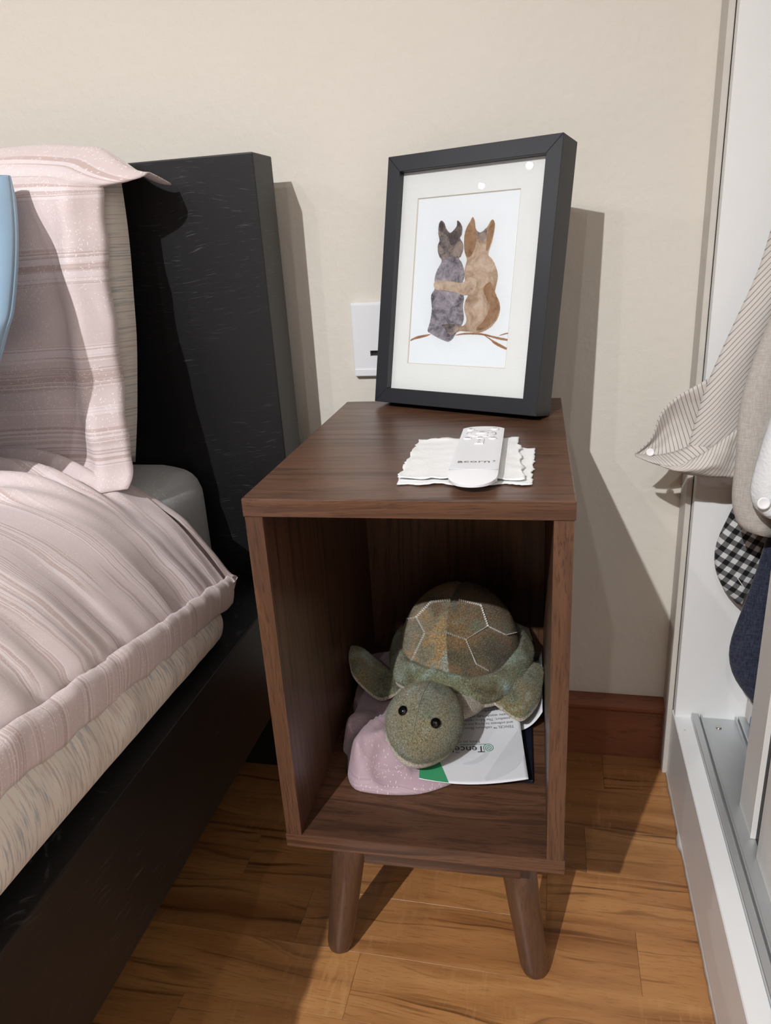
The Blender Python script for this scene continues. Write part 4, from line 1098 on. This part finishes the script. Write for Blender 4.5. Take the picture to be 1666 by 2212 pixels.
# garments hanging on the rail: sleeve shapes lofted between left and right outlines
def sleeve(name, Lp, Rp, y, depth, mat, parent, org, nv=80, n=28, ruffle=0.002, uo=0.0, sd=1.0, skew=0.0):
    P0 = [at_y(p, y) if len(p) == 2 else Vector(p) for p in Lp]; P1 = [at_y(p, y) if len(p) == 2 else Vector(p) for p in Rp]
    def even(P, k=72):
        d = [0.0]
        for a, b in zip(P, P[1:]): d.append(d[-1] + (a-b).length)
        Q = []
        for i in range(k+1):
            t = d[-1]*i/k; j = 0
            while j < len(P)-2 and d[j+1] < t: j += 1
            Q.append(P[j].lerp(P[j+1], (t-d[j])/max(1e-9, d[j+1]-d[j])))
        for _ in range(6): Q = [Q[0]] + [(a+b*2+c)/4 for a, b, c in zip(Q, Q[1:], Q[2:])] + [Q[-1]]
        return [tuple(q) for q in Q]
    P0 = even(P0); P1 = even(P1)
    Ltot = sum((Vector(a)-Vector(b)).length for a, b in zip(P0, P0[1:]))
    def f(u, v):
        a = Vector(crom(P0, v)); b = Vector(crom(P1, v)); c = (a+b)/2; h = (b-a)/2; q = u*2*pi
        g = ruffle*nz(u*6+sd, v*9, sd*3)
        p = c + h*cos(q)*(1) + Vector((0, -(depth+g*2)*sin(q), 0)) + Vector((g, 0, g*0.5))
        return p - org
    wd = (Vector(P1[len(P1)//2])-Vector(P0[len(P0)//2])).length
    return surf(name, f, n, nv, mat, parent, lambda u, v: (abs(u-0.25 if u < 0.75 else u-1.25)*0+ (0.5-0.5*cos(u*2*pi))*wd + v*skew + (0.5 if u > .5 else 0), v*Ltot), 0.0012)
def garment(name, label, cat, y, zsh, mat, z0, x0=0.58, x1=1.02):
    """body hanging from a hanger; the sleeve is added by the caller"""
    org = Vector((0.80, y, z0))
    g = empty(name, org, 0, label, cat, 'clothes hanging in the wardrobe')
    def f(u, v):
        q = u*2*pi; z = lerp(z0, zsh, v)
        nar = lerp(1.0, 0.16, sstep(0.86, 1.0, v)); hw = (x1-x0)/2*nar; cx = 0.80
        d = 0.0085 + 0.002*sin(q*3+v*2)
        return Vector((cx + hw*cos(q), y + d*sin(q)*(1+0.25*sin(v*7)) + 0.003*sin(cos(q)*9), z)) - org
    surf('body', f, 40, 24, mat, g, lambda u, v: (u*1.2, v*(zsh-z0)), 0.001)
    hk = [Vector((0.80, y, zsh-0.01)), Vector((0.80, y, 1.585)), Vector((0.806, y, 1.598))] + [Vector((0.80+0.0146*cos(q), y, 1.62+0.0146*sin(q))) for q in [radians(-40+13*i) for i in range(18)]]
    tube('hanger_hook', [p-org for p in hk], 0.0018, M_STEEL, g, 8)
    return g, org

g, org = garment('striped_shirt', 'cream shirt with dark pinstripes, cuff hanging out of the wardrobe', 'shirt', -0.133, 1.50, M_PIN, 0.70)
sleeve('sleeve', [(0.60, -0.133, 1.36), (0.52, -0.133, 1.05), (1640, 590), (1585, 700), (1545, 790), (1508, 880), (1486, 975)], [(0.70, -0.133, 1.30), (0.60, -0.133, 1.0), (1720, 640), (1650, 740), (1622, 810), (1608, 890), (1600, 960)], -0.133, 0.012, M_PIN2, g, org, sd=2.0, ruffle=0.0015)
def loft(name, ca, cb, y, bulge, mat, par, org, skew=0.0, thick=0.0013, uvs=1.0):
    A_ = [tuple(at_y(p, y)) for p in ca]; B2 = [tuple(at_y(p, y)) for p in cb]
    L = sum((Vector(a)-Vector(b)).length for a, b in zip(A_, A_[1:]))
    def f(u, v):
        p = Vector(crom(A_, u)).lerp(Vector(crom(B2, u)), v); p.y += bulge*sin(pi*v)*sin(pi*min(1, u*1.1+0.05)) + 0.002*nz(u*7, v*5, bulge*90)
        return p - org
    return surf(name, f, 40, 14, mat, par, lambda u, v: (u*L*uvs + v*skew, v*0.05), thick)
loft('cuff_inside', [(1373,980),(1408,945),(1428,893),(1462,858),(1510,830),(1560,800)], [(1380,984),(1430,985),(1480,972),(1530,950),(1570,925),(1606,895)], -0.117, 0.012, M_PIN, g, org, 0.02)
loft('cuff_outside', [(1372,981),(1412,983),(1450,978),(1500,958),(1550,930),(1606,898)], [(1374,983),(1404,997),(1440,1008),(1490,1022),(1540,1030),(1606,1031)], -0.136, -0.024, M_PIN, g, org, -0.035)
loft('cuff_fold', [(1425,1003),(1460,1004),(1500,990),(1540,965),(1575,940),(1606,918)], [(1428,1006),(1450,1014),(1490,1025),(1540,1030),(1575,1031),(1606,1032)], -0.156, -0.012, M_PIN, g, org, 0.03)
bp = at_y((1405, 977), -0.141) - org
ob = lathe('button', [(0.0050, 0.0), (0.0050, 0.0008), (0.0038, 0.0012), (0.0030, 0.0007), (0.0005, 0.0007)], M_BTN, g, 20, bp); ob.rotation_euler = (radians(75), 0, 0)

g, org = garment('linen_shirt', 'oatmeal linen shirt sleeve beside the striped cuff', 'shirt', -0.199, 1.49, M_LINEN, 0.62)
sleeve('sleeve', [(0.60, -0.199, 1.36), (0.545, -0.199, 1.0), (1650, 720), (1618, 800), (1598, 880), (1592, 980), (1580, 1060), (1577, 1110), (1598, 1138)], [(0.70, -0.199, 1.30), (0.65, -0.199, 0.95), (1730, 760), (1722, 800), (1715, 880), (1705, 980), (1695, 1060), (1690, 1130), (1670, 1158)], -0.199, 0.012, M_LINEN, g, org, sd=4.0, ruffle=0.0022)
g, org = garment('lace_blouse', 'white broderie blouse with a round button beside the linen sleeve', 'blouse', -0.233, 1.48, M_LACE, 0.60)
sleeve('sleeve', [(0.60, -0.233, 1.30), (1668, 900), (1646, 960), (1634, 1020), (1618, 1060), (1612, 1090), (1640, 1108)], [(0.68, -0.233, 1.26), (1730, 900), (1730, 960), (1730, 1020), (1720, 1070), (1715, 1105), (1700, 1125)], -0.233, 0.011, M_LACE, g, org, sd=6.0, ruffle=0.0022)
bp = at_y((1650, 1087), -0.2475) - org
ob = lathe('button', [(0.0072, 0.0), (0.0072, 0.0012), (0.0055, 0.0018), (0.0045, 0.0010), (0.0005, 0.0010)], M_BTN, g, 20, bp); ob.rotation_euler = (radians(80), 0, 0)
g, org = garment('gingham_shirt', 'black and white gingham shirt sleeve below the linen sleeve', 'shirt', -0.099, 1.51, M_GING, 0.55)
sleeve('sleeve', [(0.60, -0.099, 1.36), (0.56, -0.099, 0.9), (1592, 1090), (1570, 1130), (1540, 1172), (1537, 1205), (1545, 1252), (1566, 1288), (1594, 1300)], [(0.70, -0.099, 1.30), (0.64, -0.099, 0.9), (1690, 1090), (1690, 1130), (1680, 1175), (1668, 1205), (1650, 1250), (1630, 1280), (1600, 1290)], -0.099, 0.012, M_GING, g, org, sd=8.0, ruffle=0.002, skew=0.35)
bh = at_y((1600, 1258), -0.1115) - org
o = box('buttonhole', -0.0005, 0.0005, -0.0006, 0.0006, -0.008, 0.008, M_THREAD, g); o.location = bh; o.rotation_euler = (0, radians(-35), 0)
g, org = garment('navy_dress', 'dark navy chambray garment hanging lowest, beside the sliding door', 'dress', -0.166, 1.47, M_DENIM, 0.30, 0.60, 1.0)
sleeve('skirt_edge', [(0.60, -0.166, 1.30), (1672, 1110), (1655, 1170), (1632, 1250), (1600, 1330), (1572, 1388), (1568, 1432), (1594, 1486), (1625, 1514)], [(0.70, -0.166, 1.25), (1740, 1110), (1730, 1170), (1725, 1250), (1715, 1330), (1705, 1390), (1698, 1430), (1680, 1480), (1650, 1520)], -0.166, 0.012, M_DENIM, g, org, sd=3.0, ruffle=0.002)
# things on the wardrobe floor behind the door
gc = box('garment_cover', 0.5385, 0.66, -0.0885, -0.0655, WZ+0.0094, 0.285, M_PLASTICBAG, None, 0.006, 3)
for v in gc.data.vertices: v.co.x += 0.003*nz(v.co.z*20, v.co.y*20, 2)
tag(gc, 'pinkish plastic garment cover folded on the wardrobe floor', 'garment cover')
bb = box('storage_box', 0.5385, 0.70, -0.30, -0.0895, WZ+0.0094, 0.155, M_BLUEBOX, None, 0.006, 2)
tag(bb, 'blue fabric storage box on the wardrobe floor', 'storage box')
